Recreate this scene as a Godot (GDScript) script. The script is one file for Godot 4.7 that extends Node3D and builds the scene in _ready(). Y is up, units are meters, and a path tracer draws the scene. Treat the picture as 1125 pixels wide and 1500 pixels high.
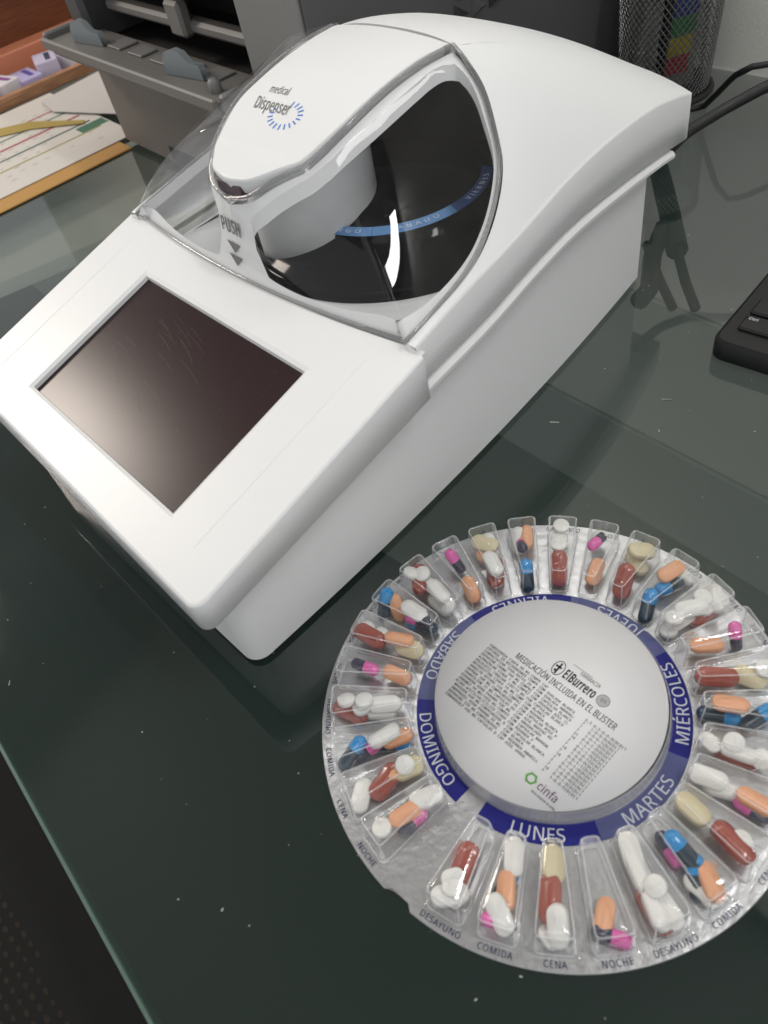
extends Node3D
# A white pill dispenser with a tinted window and a round blister card of sorted pills on a green glass desk.

const VC := 0.134            # centre line of the dispenser, measured from its right side
var M := {}                  # materials
var rng := RandomNumberGenerator.new()

# ---------------------------------------------------------------- helpers
func lin(r: float, g: float, b: float, a := 1.0) -> Color:
	var c := Color(r, g, b).linear_to_srgb()
	return Color(c.r, c.g, c.b, a)

func mat(called: String, c: Color, rough := 0.5, metal := 0.0) -> StandardMaterial3D:
	var m := StandardMaterial3D.new()
	m.resource_name = called
	m.albedo_color = c
	m.roughness = rough
	m.metallic = metal
	M[called] = m
	return m

func clear(called: String, c: Color, rough := 0.03) -> StandardMaterial3D:
	var m := mat(called, c, rough)
	m.transparency = BaseMaterial3D.TRANSPARENCY_ALPHA
	m.cull_mode = BaseMaterial3D.CULL_DISABLED
	return m

func noise_tex(freq: float, seed_: int, normal := false, strength := 2.0, size := 512) -> NoiseTexture2D:
	var n := FastNoiseLite.new()
	n.seed = seed_
	n.frequency = freq
	n.fractal_octaves = 4
	var t := NoiseTexture2D.new()
	t.width = size
	t.height = size
	t.seamless = true
	t.noise = n
	t.as_normal_map = normal
	t.bump_strength = strength
	return t

func numbered(called: String) -> String:
	if not has_node(NodePath(called)):
		return called
	var i := 1
	while has_node(NodePath("%s_%03d" % [called, i])):
		i += 1
	return "%s_%03d" % [called, i]

func thing(called: String, label: String, category: String, at := Vector3.ZERO, turn := 0.0, group := "") -> Node3D:
	var o := Node3D.new()
	o.name = numbered(called)
	add_child(o)
	o.position = at
	o.rotation.y = turn
	tag(o, label, category, group)
	return o

func tag(o: Node, label: String, category: String, group := "") -> void:
	o.set_meta("label", label)
	o.set_meta("category", category)
	if group != "":
		o.set_meta("group", group)

func part(called: String, mesh: Mesh, m: Material, parent: Node, xf := Transform3D.IDENTITY) -> MeshInstance3D:
	var o := MeshInstance3D.new()
	o.name = called
	o.mesh = mesh
	o.material_override = m
	o.transform = xf
	parent.add_child(o, true)
	return o

func begin() -> SurfaceTool:
	var st := SurfaceTool.new()
	st.begin(Mesh.PRIMITIVE_TRIANGLES)
	return st

func done(st: SurfaceTool) -> ArrayMesh:
	st.generate_normals()
	return st.commit()

var smooth := 0
func fresh(st: SurfaceTool) -> void:      # a new smoothing group: a crisp edge to what came before
	smooth = (smooth + 1) % 30
	st.set_smooth_group(smooth + 1)

func tri(st: SurfaceTool, a: Vector3, b: Vector3, c: Vector3) -> void:
	st.add_vertex(a)
	st.add_vertex(b)
	st.add_vertex(c)

func quad(st: SurfaceTool, a: Vector3, b: Vector3, c: Vector3, d: Vector3) -> void:
	tri(st, a, b, c)
	tri(st, a, c, d)

func grid(st: SurfaceTool, rows: Array, flip := false, closed := false) -> void:
	fresh(st)
	for i in rows.size() - 1:
		var p: PackedVector3Array = rows[i]
		var q: PackedVector3Array = rows[i + 1]
		var n := p.size()
		for j in (n if closed else n - 1):
			var k := (j + 1) % n
			if flip:
				quad(st, p[j], q[j], q[k], p[k])
			else:
				quad(st, p[j], p[k], q[k], q[j])

func fan(st: SurfaceTool, c: Vector3, ring: PackedVector3Array, flip := false, same := false) -> void:
	if not same:
		fresh(st)
	for j in ring.size():
		var k := (j + 1) % ring.size()
		if flip:
			tri(st, c, ring[k], ring[j])
		else:
			tri(st, c, ring[j], ring[k])

func tube(st: SurfaceTool, pts: PackedVector3Array, r: float, sides := 8, closed := false) -> void:
	var rows := []
	var n := pts.size()
	for i in n:
		var a := pts[maxi(i - 1, 0)] if not closed else pts[(i - 1 + n) % n]
		var b := pts[mini(i + 1, n - 1)] if not closed else pts[(i + 1) % n]
		var d := (b - a).normalized()
		var up := Vector3.UP if absf(d.y) < 0.9 else Vector3.RIGHT
		var x := d.cross(up).normalized()
		var y := x.cross(d).normalized()
		var ring := PackedVector3Array()
		for k in sides:
			var t := TAU * k / sides
			ring.append(pts[i] + (x * cos(t) + y * sin(t)) * r)
		rows.append(ring)
	if closed:
		rows.append(rows[0])
	grid(st, rows, true, true)
	if not closed:
		fan(st, pts[0], rows[0], true)
		fan(st, pts[n - 1], rows[n - 1])

func lathe(st: SurfaceTool, prof: Array, seg: int, c := Vector3.ZERO, a0 := 0.0, a1 := TAU) -> void:
	var rows := []
	var closed := is_equal_approx(a1 - a0, TAU)
	for p: Vector2 in prof:
		var ring := PackedVector3Array()
		for k in (seg if closed else seg + 1):
			var t := a0 + (a1 - a0) * k / seg
			ring.append(c + Vector3(p.x * cos(t), p.y, -p.x * sin(t)))
		rows.append(ring)
	grid(st, rows, false, closed)

func box(st: SurfaceTool, lo: Vector3, hi: Vector3, b := 0.001) -> void:   # a box with chamfered edges
	var sx := [lo.x, hi.x]
	var sy := [lo.y, hi.y]
	var sz := [lo.z, hi.z]
	var m := (lo + hi) / 2.0
	b = minf(b, minf(hi.x - lo.x, minf(hi.y - lo.y, hi.z - lo.z)) * 0.45)
	var P := func(i: int, j: int, k: int, ax: int) -> Vector3:
		var v := Vector3(sx[i], sy[j], sz[k])
		for c in 3:
			if c != ax:
				v[c] += b if v[c] < m[c] else -b
		return v
	var face := func(q: Array) -> void:
		var n: Vector3 = (q[2] - q[0]).cross(q[1] - q[0])
		var cc: Vector3 = Vector3.ZERO
		for v: Vector3 in q:
			cc += v
		cc /= q.size()
		fresh(st)
		if n.dot(cc - m) < 0.0:
			q.reverse()
		tri(st, q[0], q[1], q[2])
		if q.size() == 4:
			tri(st, q[0], q[2], q[3])
	for i in 2:
		face.call([P.call(i, 0, 0, 0), P.call(i, 0, 1, 0), P.call(i, 1, 1, 0), P.call(i, 1, 0, 0)])
		face.call([P.call(0, i, 0, 1), P.call(0, i, 1, 1), P.call(1, i, 1, 1), P.call(1, i, 0, 1)])
		face.call([P.call(0, 0, i, 2), P.call(0, 1, i, 2), P.call(1, 1, i, 2), P.call(1, 0, i, 2)])
		for j in 2:
			face.call([P.call(i, j, 0, 0), P.call(i, j, 1, 0), P.call(i, j, 1, 1), P.call(i, j, 0, 1)])
			face.call([P.call(i, 0, j, 0), P.call(i, 1, j, 0), P.call(i, 1, j, 2), P.call(i, 0, j, 2)])
			face.call([P.call(0, i, j, 1), P.call(1, i, j, 1), P.call(1, i, j, 2), P.call(0, i, j, 2)])
			for k in 2:
				face.call([P.call(i, j, k, 0), P.call(i, j, k, 1), P.call(i, j, k, 2)])

func box_mesh(lo: Vector3, hi: Vector3, b := 0.001) -> ArrayMesh:
	var st := begin()
	box(st, lo, hi, b)
	return done(st)

func prism(st: SurfaceTool, poly: PackedVector2Array, y0: float, y1: float, b := 0.001) -> void:   # outline (x, z) given a height, top edge chamfered
	var c := Vector2.ZERO
	if Geometry2D.is_polygon_clockwise(poly):
		poly = poly.duplicate()
		poly.reverse()
	var n := poly.size()
	var inset := PackedVector2Array()
	for i in n:
		var a := poly[(i - 1 + n) % n]
		var d := poly[(i + 1) % n]
		var n1 := (poly[i] - a).orthogonal().normalized()
		var n2 := (d - poly[i]).orthogonal().normalized()
		var nn := (n1 + n2).normalized()
		inset.append(poly[i] - nn * b / maxf(nn.dot(n1), 0.5))
	var ring := func(q: PackedVector2Array, y: float) -> PackedVector3Array:
		var o := PackedVector3Array()
		for v in q:
			o.append(Vector3(v.x, y, v.y))
		return o
	# Godot's 2-D orientation: counter-clockwise here runs x to z, so its outside is to the left of orthogonal()
	var out_sign := 1.0 if inset_inside(poly, inset) else -1.0
	if out_sign < 0.0:
		for i in n:
			inset[i] = poly[i] * 2.0 - inset[i]
	grid(st, [ring.call(poly, y0), ring.call(poly, y1 - b), ring.call(inset, y1)], false, true)
	var t := Geometry2D.triangulate_polygon(inset)
	fresh(st)
	for i in range(0, t.size(), 3):
		var q := [inset[t[i]], inset[t[i + 1]], inset[t[i + 2]]]
		var v := [Vector3(q[0].x, y1, q[0].y), Vector3(q[1].x, y1, q[1].y), Vector3(q[2].x, y1, q[2].y)]
		if (v[2] - v[0]).cross(v[1] - v[0]).y < 0.0:
			tri(st, v[0], v[2], v[1])
		else:
			tri(st, v[0], v[1], v[2])

func inset_inside(poly: PackedVector2Array, inset: PackedVector2Array) -> bool:
	var a := 0.0
	var b := 0.0
	for i in poly.size():
		var k := (i + 1) % poly.size()
		a += poly[i].cross(poly[k])
		b += inset[i].cross(inset[k])
	return absf(b) < absf(a)

func font(called := "Droid Sans", bold := false) -> SystemFont:
	var f := SystemFont.new()
	f.font_names = PackedStringArray([called])
	f.font_weight = 700 if bold else 400
	return f

func raw_text(s: String, f: Font) -> TextMesh:
	var t := TextMesh.new()
	t.text = s
	t.font = f
	t.font_size = 48
	t.pixel_size = 0.01
	t.depth = 0.01
	t.curve_step = 4.0
	return t

func text_mesh(s: String, size: float, f: Font, depth := 0.0001) -> ArrayMesh:   # size: height of a capital in metres
	var k := size / 0.345
	var st := begin()
	st.append_from(raw_text(s, f), 0, Transform3D(Basis.from_scale(Vector3(k, k, depth / 0.01)), Vector3.ZERO))
	return st.commit()

func flat() -> Basis:                          # text lying face up
	return Basis(Vector3.RIGHT, Vector3.FORWARD, Vector3.UP)

func arc_text(s: String, r: float, mid_deg: float, size: float, f: Font, y: float, track := 1.0, depth := 0.0001) -> ArrayMesh:
	var px := size / 34.5
	var widths := []
	var total := 0.0
	for c in s:
		var w := f.get_string_size(c, HORIZONTAL_ALIGNMENT_LEFT, -1, 48).x * px * track
		widths.append(w)
		total += w
	var st := begin()
	var at := -total / 2.0
	for i in s.length():
		var th: float = deg_to_rad(mid_deg) + (at + widths[i] / 2.0) / r
		at += widths[i]
		if s[i] == " ":
			continue
		var er := Vector3(cos(th), 0, -sin(th))
		var et := Vector3(-sin(th), 0, -cos(th))
		var k := size / 0.345
		st.append_from(raw_text(s[i], f), 0, Transform3D(Basis(et * k, -er * k, Vector3.UP * depth / 0.01), er * r + Vector3(0, y, 0)))
	return st.commit()

# ---------------------------------------------------------------- camera, light
func _ready() -> void:
	rng.seed = 7
	var cam := Camera3D.new()
	cam.name = "camera"
	add_child(cam)
	var pitch := 0.84589
	var roll := -0.25232
	var fwd := Vector3(0, -sin(pitch), -cos(pitch))
	var up0 := Vector3(0, cos(pitch), -sin(pitch))
	var right := Vector3.RIGHT * cos(roll) + up0 * sin(roll)
	var up := -Vector3.RIGHT * sin(roll) + up0 * cos(roll)
	cam.transform = Transform3D(Basis(right, up, -fwd), Vector3(0, 0.35893, 0))
	cam.fov = 67.553
	cam.near = 0.02
	cam.far = 40.0
	cam.current = true
	var lens := CameraAttributesPhysical.new()
	lens.frustum_focal_length = 17.943
	lens.frustum_focus_distance = 0.50
	lens.frustum_near = 0.02
	lens.frustum_far = 40.0
	lens.exposure_aperture = 7.5
	cam.attributes = lens

	var we := WorldEnvironment.new()
	we.name = "environment"
	var env := Environment.new()
	env.background_mode = Environment.BG_COLOR
	env.background_color = lin(0.70, 0.715, 0.725)
	env.tonemap_mode = Environment.TONE_MAPPER_LINEAR
	env.tonemap_exposure = 1.03
	env.sdfgi_enabled = true
	env.ssao_enabled = true
	env.ssil_enabled = true
	we.environment = env
	add_child(we)
	lamp("ceiling_tube", Vector3(0.05, 0.98, -0.79), Vector2(0.75, 0.085), 0.20, Color(1.0, 1.0, 0.995), Vector3(0.12, 0, -0.72), Vector3.RIGHT)
	lamp("ceiling_panel", Vector3(-1.61, 1.44, -1.81), Vector2(0.42, 0.42), 2.0, Color(1.0, 0.95, 0.90), Vector3(-0.1, 0.1, -0.35), Vector3.RIGHT)
	lamp("overhead_panel", Vector3(0.86, 1.88, 0.20), Vector2(0.6, 0.12), 1.0, Color(1.0, 1.0, 1.0), Vector3(0.3, 0, -0.3), Vector3(0.44, 0, 0.9))
	lamp("rear_panel", Vector3(-0.45, 2.0, 0.55), Vector2(1.0, 1.0), 0.74, Color(1.0, 1.0, 0.99), Vector3(0.1, 0, -0.4), Vector3.RIGHT)

	materials()
	room()
	ceiling()
	rug()
	desk()
	printer()
	dispenser()
	blister()
	clutter()

func lamp(called: String, at: Vector3, size: Vector2, energy: float, c: Color, target: Vector3, along: Vector3) -> void:
	var l := AreaLight3D.new()
	l.name = called + "_light"
	l.area_size = size
	l.light_energy = energy
	l.light_color = c
	l.shadow_enabled = true
	l.set("area_range", 12.0)
	add_child(l)
	var z := (at - target).normalized()
	var y := z.cross(along).normalized()
	l.transform = Transform3D(Basis(y.cross(z), y, z), at)

func materials() -> void:
	var w := mat("white_plastic", lin(0.78, 0.785, 0.79), 0.38)
	w.normal_enabled = true
	w.normal_texture = noise_tex(0.25, 3, true, 1.0)
	w.normal_scale = 0.06
	w.uv1_triplanar = true
	w.uv1_scale = Vector3.ONE * 40.0
	mat("white_shell", lin(0.78, 0.785, 0.79), 0.42)
	mat("trim_white", lin(0.80, 0.80, 0.80), 0.38)
	mat("black_gloss", lin(0.003, 0.003, 0.004), 0.08).metallic_specular = 0.2
	mat("black_plastic", lin(0.012, 0.012, 0.013), 0.4)
	mat("black_rubber", lin(0.008, 0.008, 0.008), 0.5)
	mat("dark_gap", lin(0.02, 0.02, 0.022), 0.7)
	clear("clear_cover", Color(0.6, 0.6, 0.62, 0.015), 0.015).metallic_specular = 0.38
	clear("clear_rim", Color(0.55, 0.55, 0.56, 0.42), 0.05)
	clear("blister_plastic", Color(0.93, 0.94, 0.95, 0.07), 0.02)
	var bp: StandardMaterial3D = M["blister_plastic"]
	bp.albedo_color.a = 0.035
	bp.normal_enabled = true
	bp.normal_texture = noise_tex(0.03, 77, true, 5.0)
	bp.normal_scale = 0.09
	bp.metallic_specular = 0.5
	bp.uv1_triplanar = true
	bp.uv1_scale = Vector3.ONE * 22.0
	clear("blister_edge", Color(0.93, 0.94, 0.95, 0.22), 0.03)
	clear("hub_plastic", Color(0.85, 0.86, 0.88, 0.3), 0.06)

# ---------------------------------------------------------------- setting
func struct(called: String, mesh: Mesh, m: Material, xf := Transform3D.IDENTITY) -> MeshInstance3D:
	var o := part(called, mesh, m, self, xf)
	o.set_meta("kind", "structure")
	return o

func frame(at: Vector3) -> Transform3D:         # x runs along the wall, z away from it towards the desk's front
	return Transform3D(Basis(Vector3(0.5077, 0, 0.8615), Vector3.UP, Vector3(-0.8615, 0, 0.5077)), at)

const PRN := Vector3(-0.1907, 0, -1.0026)       # the printer's left front corner on the desk

func room() -> void:
	var wallm := mat("wall_paint", lin(0.84, 0.83, 0.77), 0.85)
	wallm.normal_enabled = true
	wallm.normal_texture = noise_tex(0.08, 11, true, 3.0)
	wallm.normal_scale = 0.15
	wallm.uv1_triplanar = true
	wallm.uv1_scale = Vector3.ONE * 6.0
	struct("wall", box_mesh(Vector3(-2.5, -0.745, -0.56), Vector3(2.5, 2.0, -0.4557), 0.002), wallm, frame(PRN))
	struct("floor", box_mesh(Vector3(-4.0, -0.8, -4.0), Vector3(4.0, -0.7502, 3.0), 0.002), mat("floor_pale", lin(0.13, 0.15, 0.13), 0.6), frame(PRN))
	struct("skirting", box_mesh(Vector3(-2.5, -0.7500, -0.4555), Vector3(2.5, -0.55, -0.4450), 0.004), mat("skirting_grey", lin(0.28, 0.31, 0.28), 0.6), frame(PRN))
	struct("dado_panel", box_mesh(Vector3(-2.5, -0.5495, -0.4555), Vector3(2.5, -0.30, -0.4490), 0.003), mat("dado_grey", lin(0.50, 0.53, 0.48), 0.7), frame(PRN))
	var fm := part("floor_mat", box_mesh(Vector3(-3.0, -0.750, -0.045), Vector3(3.0, -0.745, 3.0), 0.002), mat("mat_black", lin(0.008, 0.008, 0.008), 0.8), self, frame(PRN))
	tag(fm, "black floor mat under the front half of the desk", "floor mat")

func rug() -> void:
	var o := part("brown_rug", box_mesh(Vector3(-2.5, -0.7448, 0.66), Vector3(2.5, -0.737, 2.6), 0.002), mat("rug_brown", lin(0.06, 0.042, 0.030), 0.95), self, frame(PRN))
	tag(o, "brown floor covering glimpsed through the chair's holes", "rug")

func ceiling() -> void:
	struct("ceiling", box_mesh(Vector3(-3.0, 2.06, -0.7), Vector3(3.0, 2.12, 3.4), 0.002), mat("ceiling_paint", lin(0.42, 0.42, 0.415), 0.9), frame(PRN))

func desk() -> void:
	var o := thing("glass_desk", "dark green frosted glass desk top with a pale green polished edge", "desk")
	o.transform = frame(PRN)
	var g := clear("glass_body", lin(0.017, 0.036, 0.030, 0.55), 0.07)
	g.metallic_specular = 0.55
	var sg := Gradient.new()
	sg.set_color(0, Color(0.25, 0.25, 0.25))
	sg.set_color(1, Color(1, 1, 1))
	var smear := noise_tex(0.012, 41)
	smear.color_ramp = sg
	g.roughness_texture = smear
	g.uv1_triplanar = true
	g.uv1_scale = Vector3.ONE * 4.0
	var st := begin()
	fresh(st)
	quad(st, Vector3(-1.4, 0, -0.452), Vector3(1.6, 0, -0.452), Vector3(1.6, 0, 0.4325), Vector3(-1.4, 0, 0.4325))
	part("glass_top", done(st), g, o)
	part("glass_edge", box_mesh(Vector3(-1.4, -0.010, 0.432), Vector3(1.6, -0.0004, 0.4345), 0.0007), mat("glass_edge", lin(0.10, 0.16, 0.13), 0.25), o)
	# pale boards that show through the glass
	var pale := mat("pale_board", lin(0.84, 0.90, 0.78), 0.8)
	st = begin()
	prism(st, PackedVector2Array([Vector2(-1.0, -0.57), Vector2(-0.1, -0.882), Vector2(-0.06, -1.32), Vector2(-1.0, -1.3)]), -0.045, -0.03)
	tag(part("back_board", done(st), pale, self), "pale board seen through the glass beside the papers", "board")
	# specks of dust and lint on the glass
	st = begin()
	for i in 420:
		var p := Vector3(rng.randf_range(-0.25, 0.5), 0.0004, rng.randf_range(-0.62, -0.02))
		if p.x * 0.8615 - p.z * 0.5077 < -0.07:
			continue
		var s := rng.randf_range(0.00012, 0.0004) * (1.2 if rng.randf() < 0.05 else 1.0)
		var a := rng.randf() * TAU
		var l := s * (rng.randf_range(4, 10) if rng.randf() < 0.07 else rng.randf_range(1, 2.2))
		var d := Vector3(cos(a), 0, sin(a))
		var e := Vector3(-sin(a), 0, cos(a))
		fresh(st)
		quad(st, p - d * l - e * s, p + d * l - e * s, p + d * l * 0.9 + e * s + Vector3.UP * s, p - d * l * 0.9 + e * s)
	var dust := part("dust", done(st), mat("dust_white", lin(0.36, 0.36, 0.34), 0.9), self)
	dust.set_meta("kind", "stuff")
	tag(dust, "white specks of dust and lint on the dark glass", "dust")

# ---------------------------------------------------------------- the dispenser
# in its own frame: u runs from front to back, v from right to left, w up
func P(u: float, v: float, w: float) -> Vector3:
	return Vector3(u, w, -v)

func side_v(u: float) -> float:
	return -0.008 + 0.185 * u * u

func lerp_list(xs: Array, ys: Array, x: float) -> float:
	if x <= xs[0]:
		return ys[0]
	for i in xs.size() - 1:
		if x <= xs[i + 1]:
			return lerpf(ys[i], ys[i + 1], (x - xs[i]) / (xs[i + 1] - xs[i]))
	return ys[-1]

func smooth_list(xs: Array, ys: Array, x: float) -> float:      # monotone-ish cubic through the points
	var n := xs.size()
	if x <= xs[0]:
		return ys[0]
	if x >= xs[n - 1]:
		return ys[n - 1]
	var i := 0
	while x > xs[i + 1]:
		i += 1
	var h: float = xs[i + 1] - xs[i]
	var t: float = (x - xs[i]) / h
	var m0: float = (ys[i + 1] - ys[maxi(i - 1, 0)]) / (xs[i + 1] - xs[maxi(i - 1, 0)])
	var m1: float = (ys[mini(i + 2, n - 1)] - ys[i]) / (xs[mini(i + 2, n - 1)] - xs[i])
	return (2 * t * t * t - 3 * t * t + 1) * ys[i] + (t * t * t - 2 * t * t + t) * h * m0 + (-2 * t * t * t + 3 * t * t) * ys[i + 1] + (t * t * t - t * t) * h * m1

const CREASE_U := [-0.0135, 0.0633, 0.147, 0.186, 0.232, 0.29, 0.3355, 0.389, 0.43, 0.455]
const CREASE_W := [0.0815, 0.1022, 0.124, 0.1305, 0.1348, 0.1415, 0.142, 0.1365, 0.127, 0.1195]
const CROWN_U := [0.142, 0.18, 0.22, 0.26, 0.2856, 0.33, 0.37, 0.41, 0.455]
const CROWN_W := [0.119, 0.149, 0.177, 0.198, 0.2057, 0.1972, 0.1812, 0.1612, 0.134]
const GROOVE_U := [0.1457, 0.207, 0.2455, 0.2913, 0.35, 0.41, 0.4335, 0.455]
const GROOVE_W := [0.1015, 0.1060, 0.1110, 0.1132, 0.1080, 0.0985, 0.0935, 0.089]

func crease(u: float) -> float:
	return smooth_list(CREASE_U, CREASE_W, u)

func lid_w(u: float, v: float) -> float:
	var x := minf(absf(VC - v) / (VC - side_v(u)), 1.0)
	var c := crease(u)
	return c + maxf(smooth_list(CROWN_U, CROWN_W, u) - c, 0.0) * (1.0 - pow(x, 2.75))

# the clear cover: a loft from an inner loop round the logo lid to the outer rim and front arc; points (u, distance from the centre line, w)
const IN_LOOP := [Vector3(0.2835, 0.0495, 0.2015), Vector3(0.263, 0.0485, 0.2015), Vector3(0.2378, 0.048, 0.199), Vector3(0.2175, 0.0478, 0.195), Vector3(0.2013, 0.0472, 0.1908), Vector3(0.1884, 0.0445, 0.1858), Vector3(0.177, 0.0402, 0.181), Vector3(0.169, 0.0345, 0.179), Vector3(0.161, 0.0275, 0.176), Vector3(0.152, 0.017, 0.170), Vector3(0.148, 0, 0.1665)]
const RIM := [Vector3(0.2868, 0.0479, 0.2009), Vector3(0.2828, 0.0594, 0.1968), Vector3(0.2757, 0.0768, 0.1873), Vector3(0.2649, 0.0929, 0.1748), Vector3(0.2538, 0.1059, 0.1621), Vector3(0.2366, 0.116, 0.150), Vector3(0.2147, 0.1243, 0.1401), Vector3(0.195, 0.1288, 0.1345), Vector3(0.172, 0.1305, 0.1293), Vector3(0.146, 0.1305, 0.1237)]
const LID_LOOP := [Vector3(0.281, 0.0465, 0.203), Vector3(0.263, 0.0448, 0.203), Vector3(0.2378, 0.0444, 0.2004), Vector3(0.2175, 0.0441, 0.1967), Vector3(0.2013, 0.0435, 0.1928), Vector3(0.1884, 0.0405, 0.1882), Vector3(0.177, 0.0363, 0.1838), Vector3(0.169, 0.0305, 0.1828), Vector3(0.1622, 0.0242, 0.1811), Vector3(0.1545, 0.0155, 0.1792), Vector3(0.1515, 0, 0.178)]

func arc_u(x: float) -> float:
	return 0.1523 - 0.0103 * (1.0 - (x / 0.14) * (x / 0.14))

func along(pts: Array, t: float) -> Vector3:       # smooth point at share t of a polyline's length
	var d := [0.0]
	for i in pts.size() - 1:
		d.append(d[-1] + pts[i].distance_to(pts[i + 1]))
	var s: float = clampf(t, 0, 1) * d[-1]
	var xs := []
	var ys := []
	var zs := []
	for p: Vector3 in pts:
		xs.append(p.x)
		ys.append(p.y)
		zs.append(p.z)
	return Vector3(smooth_list(d, xs, s), smooth_list(d, ys, s), smooth_list(d, zs, s))

var in_a := []
var in_b := []
var front_arc := []
func loft(s: float, t: float, lift := 0.0, left := false) -> Vector3:
	var a: Vector3
	var b: Vector3
	if s <= 0.6:
		a = along(in_a, s / 0.6)
		b = along(RIM, s / 0.6)
	else:
		a = along(in_b, (s - 0.6) / 0.4)
		b = along(front_arc, (s - 0.6) / 0.4)
	var p := a.lerp(b, t)
	p.z += 0.036 * t * (1.0 - t) * smoothstep(1.0, 0.62, s) * smoothstep(0.0, 0.2, s)
	return P(p.x, VC + p.y if left else VC - p.y, p.z + lift)

func win_a(s: float) -> float:
	return smooth_list([0.075, 0.09, 0.11, 0.16, 0.217, 0.25, 0.367, 0.458, 0.558, 0.675, 0.817, 0.90, 0.925], [0.50, 0.36, 0.26, 0.185, 0.135, 0.115, 0.083, 0.067, 0.052, 0.052, 0.095, 0.135, 0.20], s)

func win_b(s: float) -> float:
	return smooth_list([0.075, 0.09, 0.117, 0.167, 0.208, 0.30, 0.40, 0.50, 0.55, 0.60, 0.642, 0.733, 0.833, 0.90, 0.925], [0.60, 0.74, 0.833, 0.89, 0.93, 0.95, 0.955, 0.945, 0.93, 0.90, 0.885, 0.90, 0.883, 0.82, 0.77], s)

func dispenser() -> void:
	var d := thing("pill_dispenser", "white automatic pill dispenser with a dark touch screen and a clear domed window", "pill dispenser", Vector3(-0.0885, 0, -0.22895), deg_to_rad(34.0))
	var wh: StandardMaterial3D = M["white_plastic"]
	for i in range(0, 6):
		in_a.append(IN_LOOP[i])
	for i in range(5, IN_LOOP.size()):
		in_b.append(IN_LOOP[i])
	for i in 12:
		var x := 0.1305 * (1.0 - i / 11.0)
		front_arc.append(Vector3(arc_u(x), x, 0.085 + 0.2382 * arc_u(x)))

	# base: a straight-walled box whose sides draw in towards the back
	var out := PackedVector2Array()
	var right := PackedVector2Array()
	for i in 6:
		var t := PI / 2 * i / 5.0
		right.append(Vector2(0.010 - 0.010 * cos(PI / 2 - t), side_v(0) + 0.008 + 0.010 - 0.010 * sin(PI / 2 - t)))
	right.reverse()
	right.clear()
	for i in 7:
		var t := PI / 2 * i / 6.0
		right.append(Vector2(0.010 - 0.010 * cos(t), 0.010 - 0.010 * sin(t)))
	for i in 20:
		var u := 0.02 + (0.404 - 0.02) * i / 19.0
		right.append(Vector2(u, side_v(u) + 0.008))
	for i in 5:
		var t := PI / 2 * i / 4.0
		right.append(Vector2(0.407 + 0.004 * sin(t), side_v(0.407) + 0.008 + 0.004 * (1 - cos(t))))
	for q in right:
		out.append(Vector2(q.x, -q.y))
	for i in range(right.size() - 1, -1, -1):
		out.append(Vector2(right[i].x, -(2 * VC - right[i].y)))
	var st := begin()
	var rows := []
	for w: float in [0.0035, 0.03, 0.06, 0.098]:
		var ring := PackedVector3Array()
		for q in out:
			ring.append(Vector3(q.x, w if w < 0.09 else base_top(q.x), q.y))
		rows.append(ring)
	grid(st, rows, false, true)
	part("base", done(st), wh, d)
	for f in [Vector2(0.03, 0.03), Vector2(0.03, 0.238), Vector2(0.38, 0.05), Vector2(0.38, 0.218)]:
		st = begin()
		lathe(st, [Vector2(0.008, 0.0), Vector2(0.008, 0.0036), Vector2(0.0, 0.0037)], 12, P(f.x, f.y, 0))
		part("foot", done(st), M["black_rubber"], d)

	screen_panel(d)
	lid_body(d)
	cover(d)
	carousel(d)
	logo_lid(d)

func base_top(u: float) -> float:
	return 0.072 + maxf(u, 0.0) * 0.19 if u < 0.135 else smooth_list(GROOVE_U, GROOVE_W, maxf(u, 0.15)) - 0.004

func PS(u: float, v: float, off := 0.0) -> Vector3:       # a point on the sloping screen panel
	return P(u + 0.024 * (v - 0.13), v, 0.085 + 0.2382 * (u + 0.024 * (v - 0.13)) + off)

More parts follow.
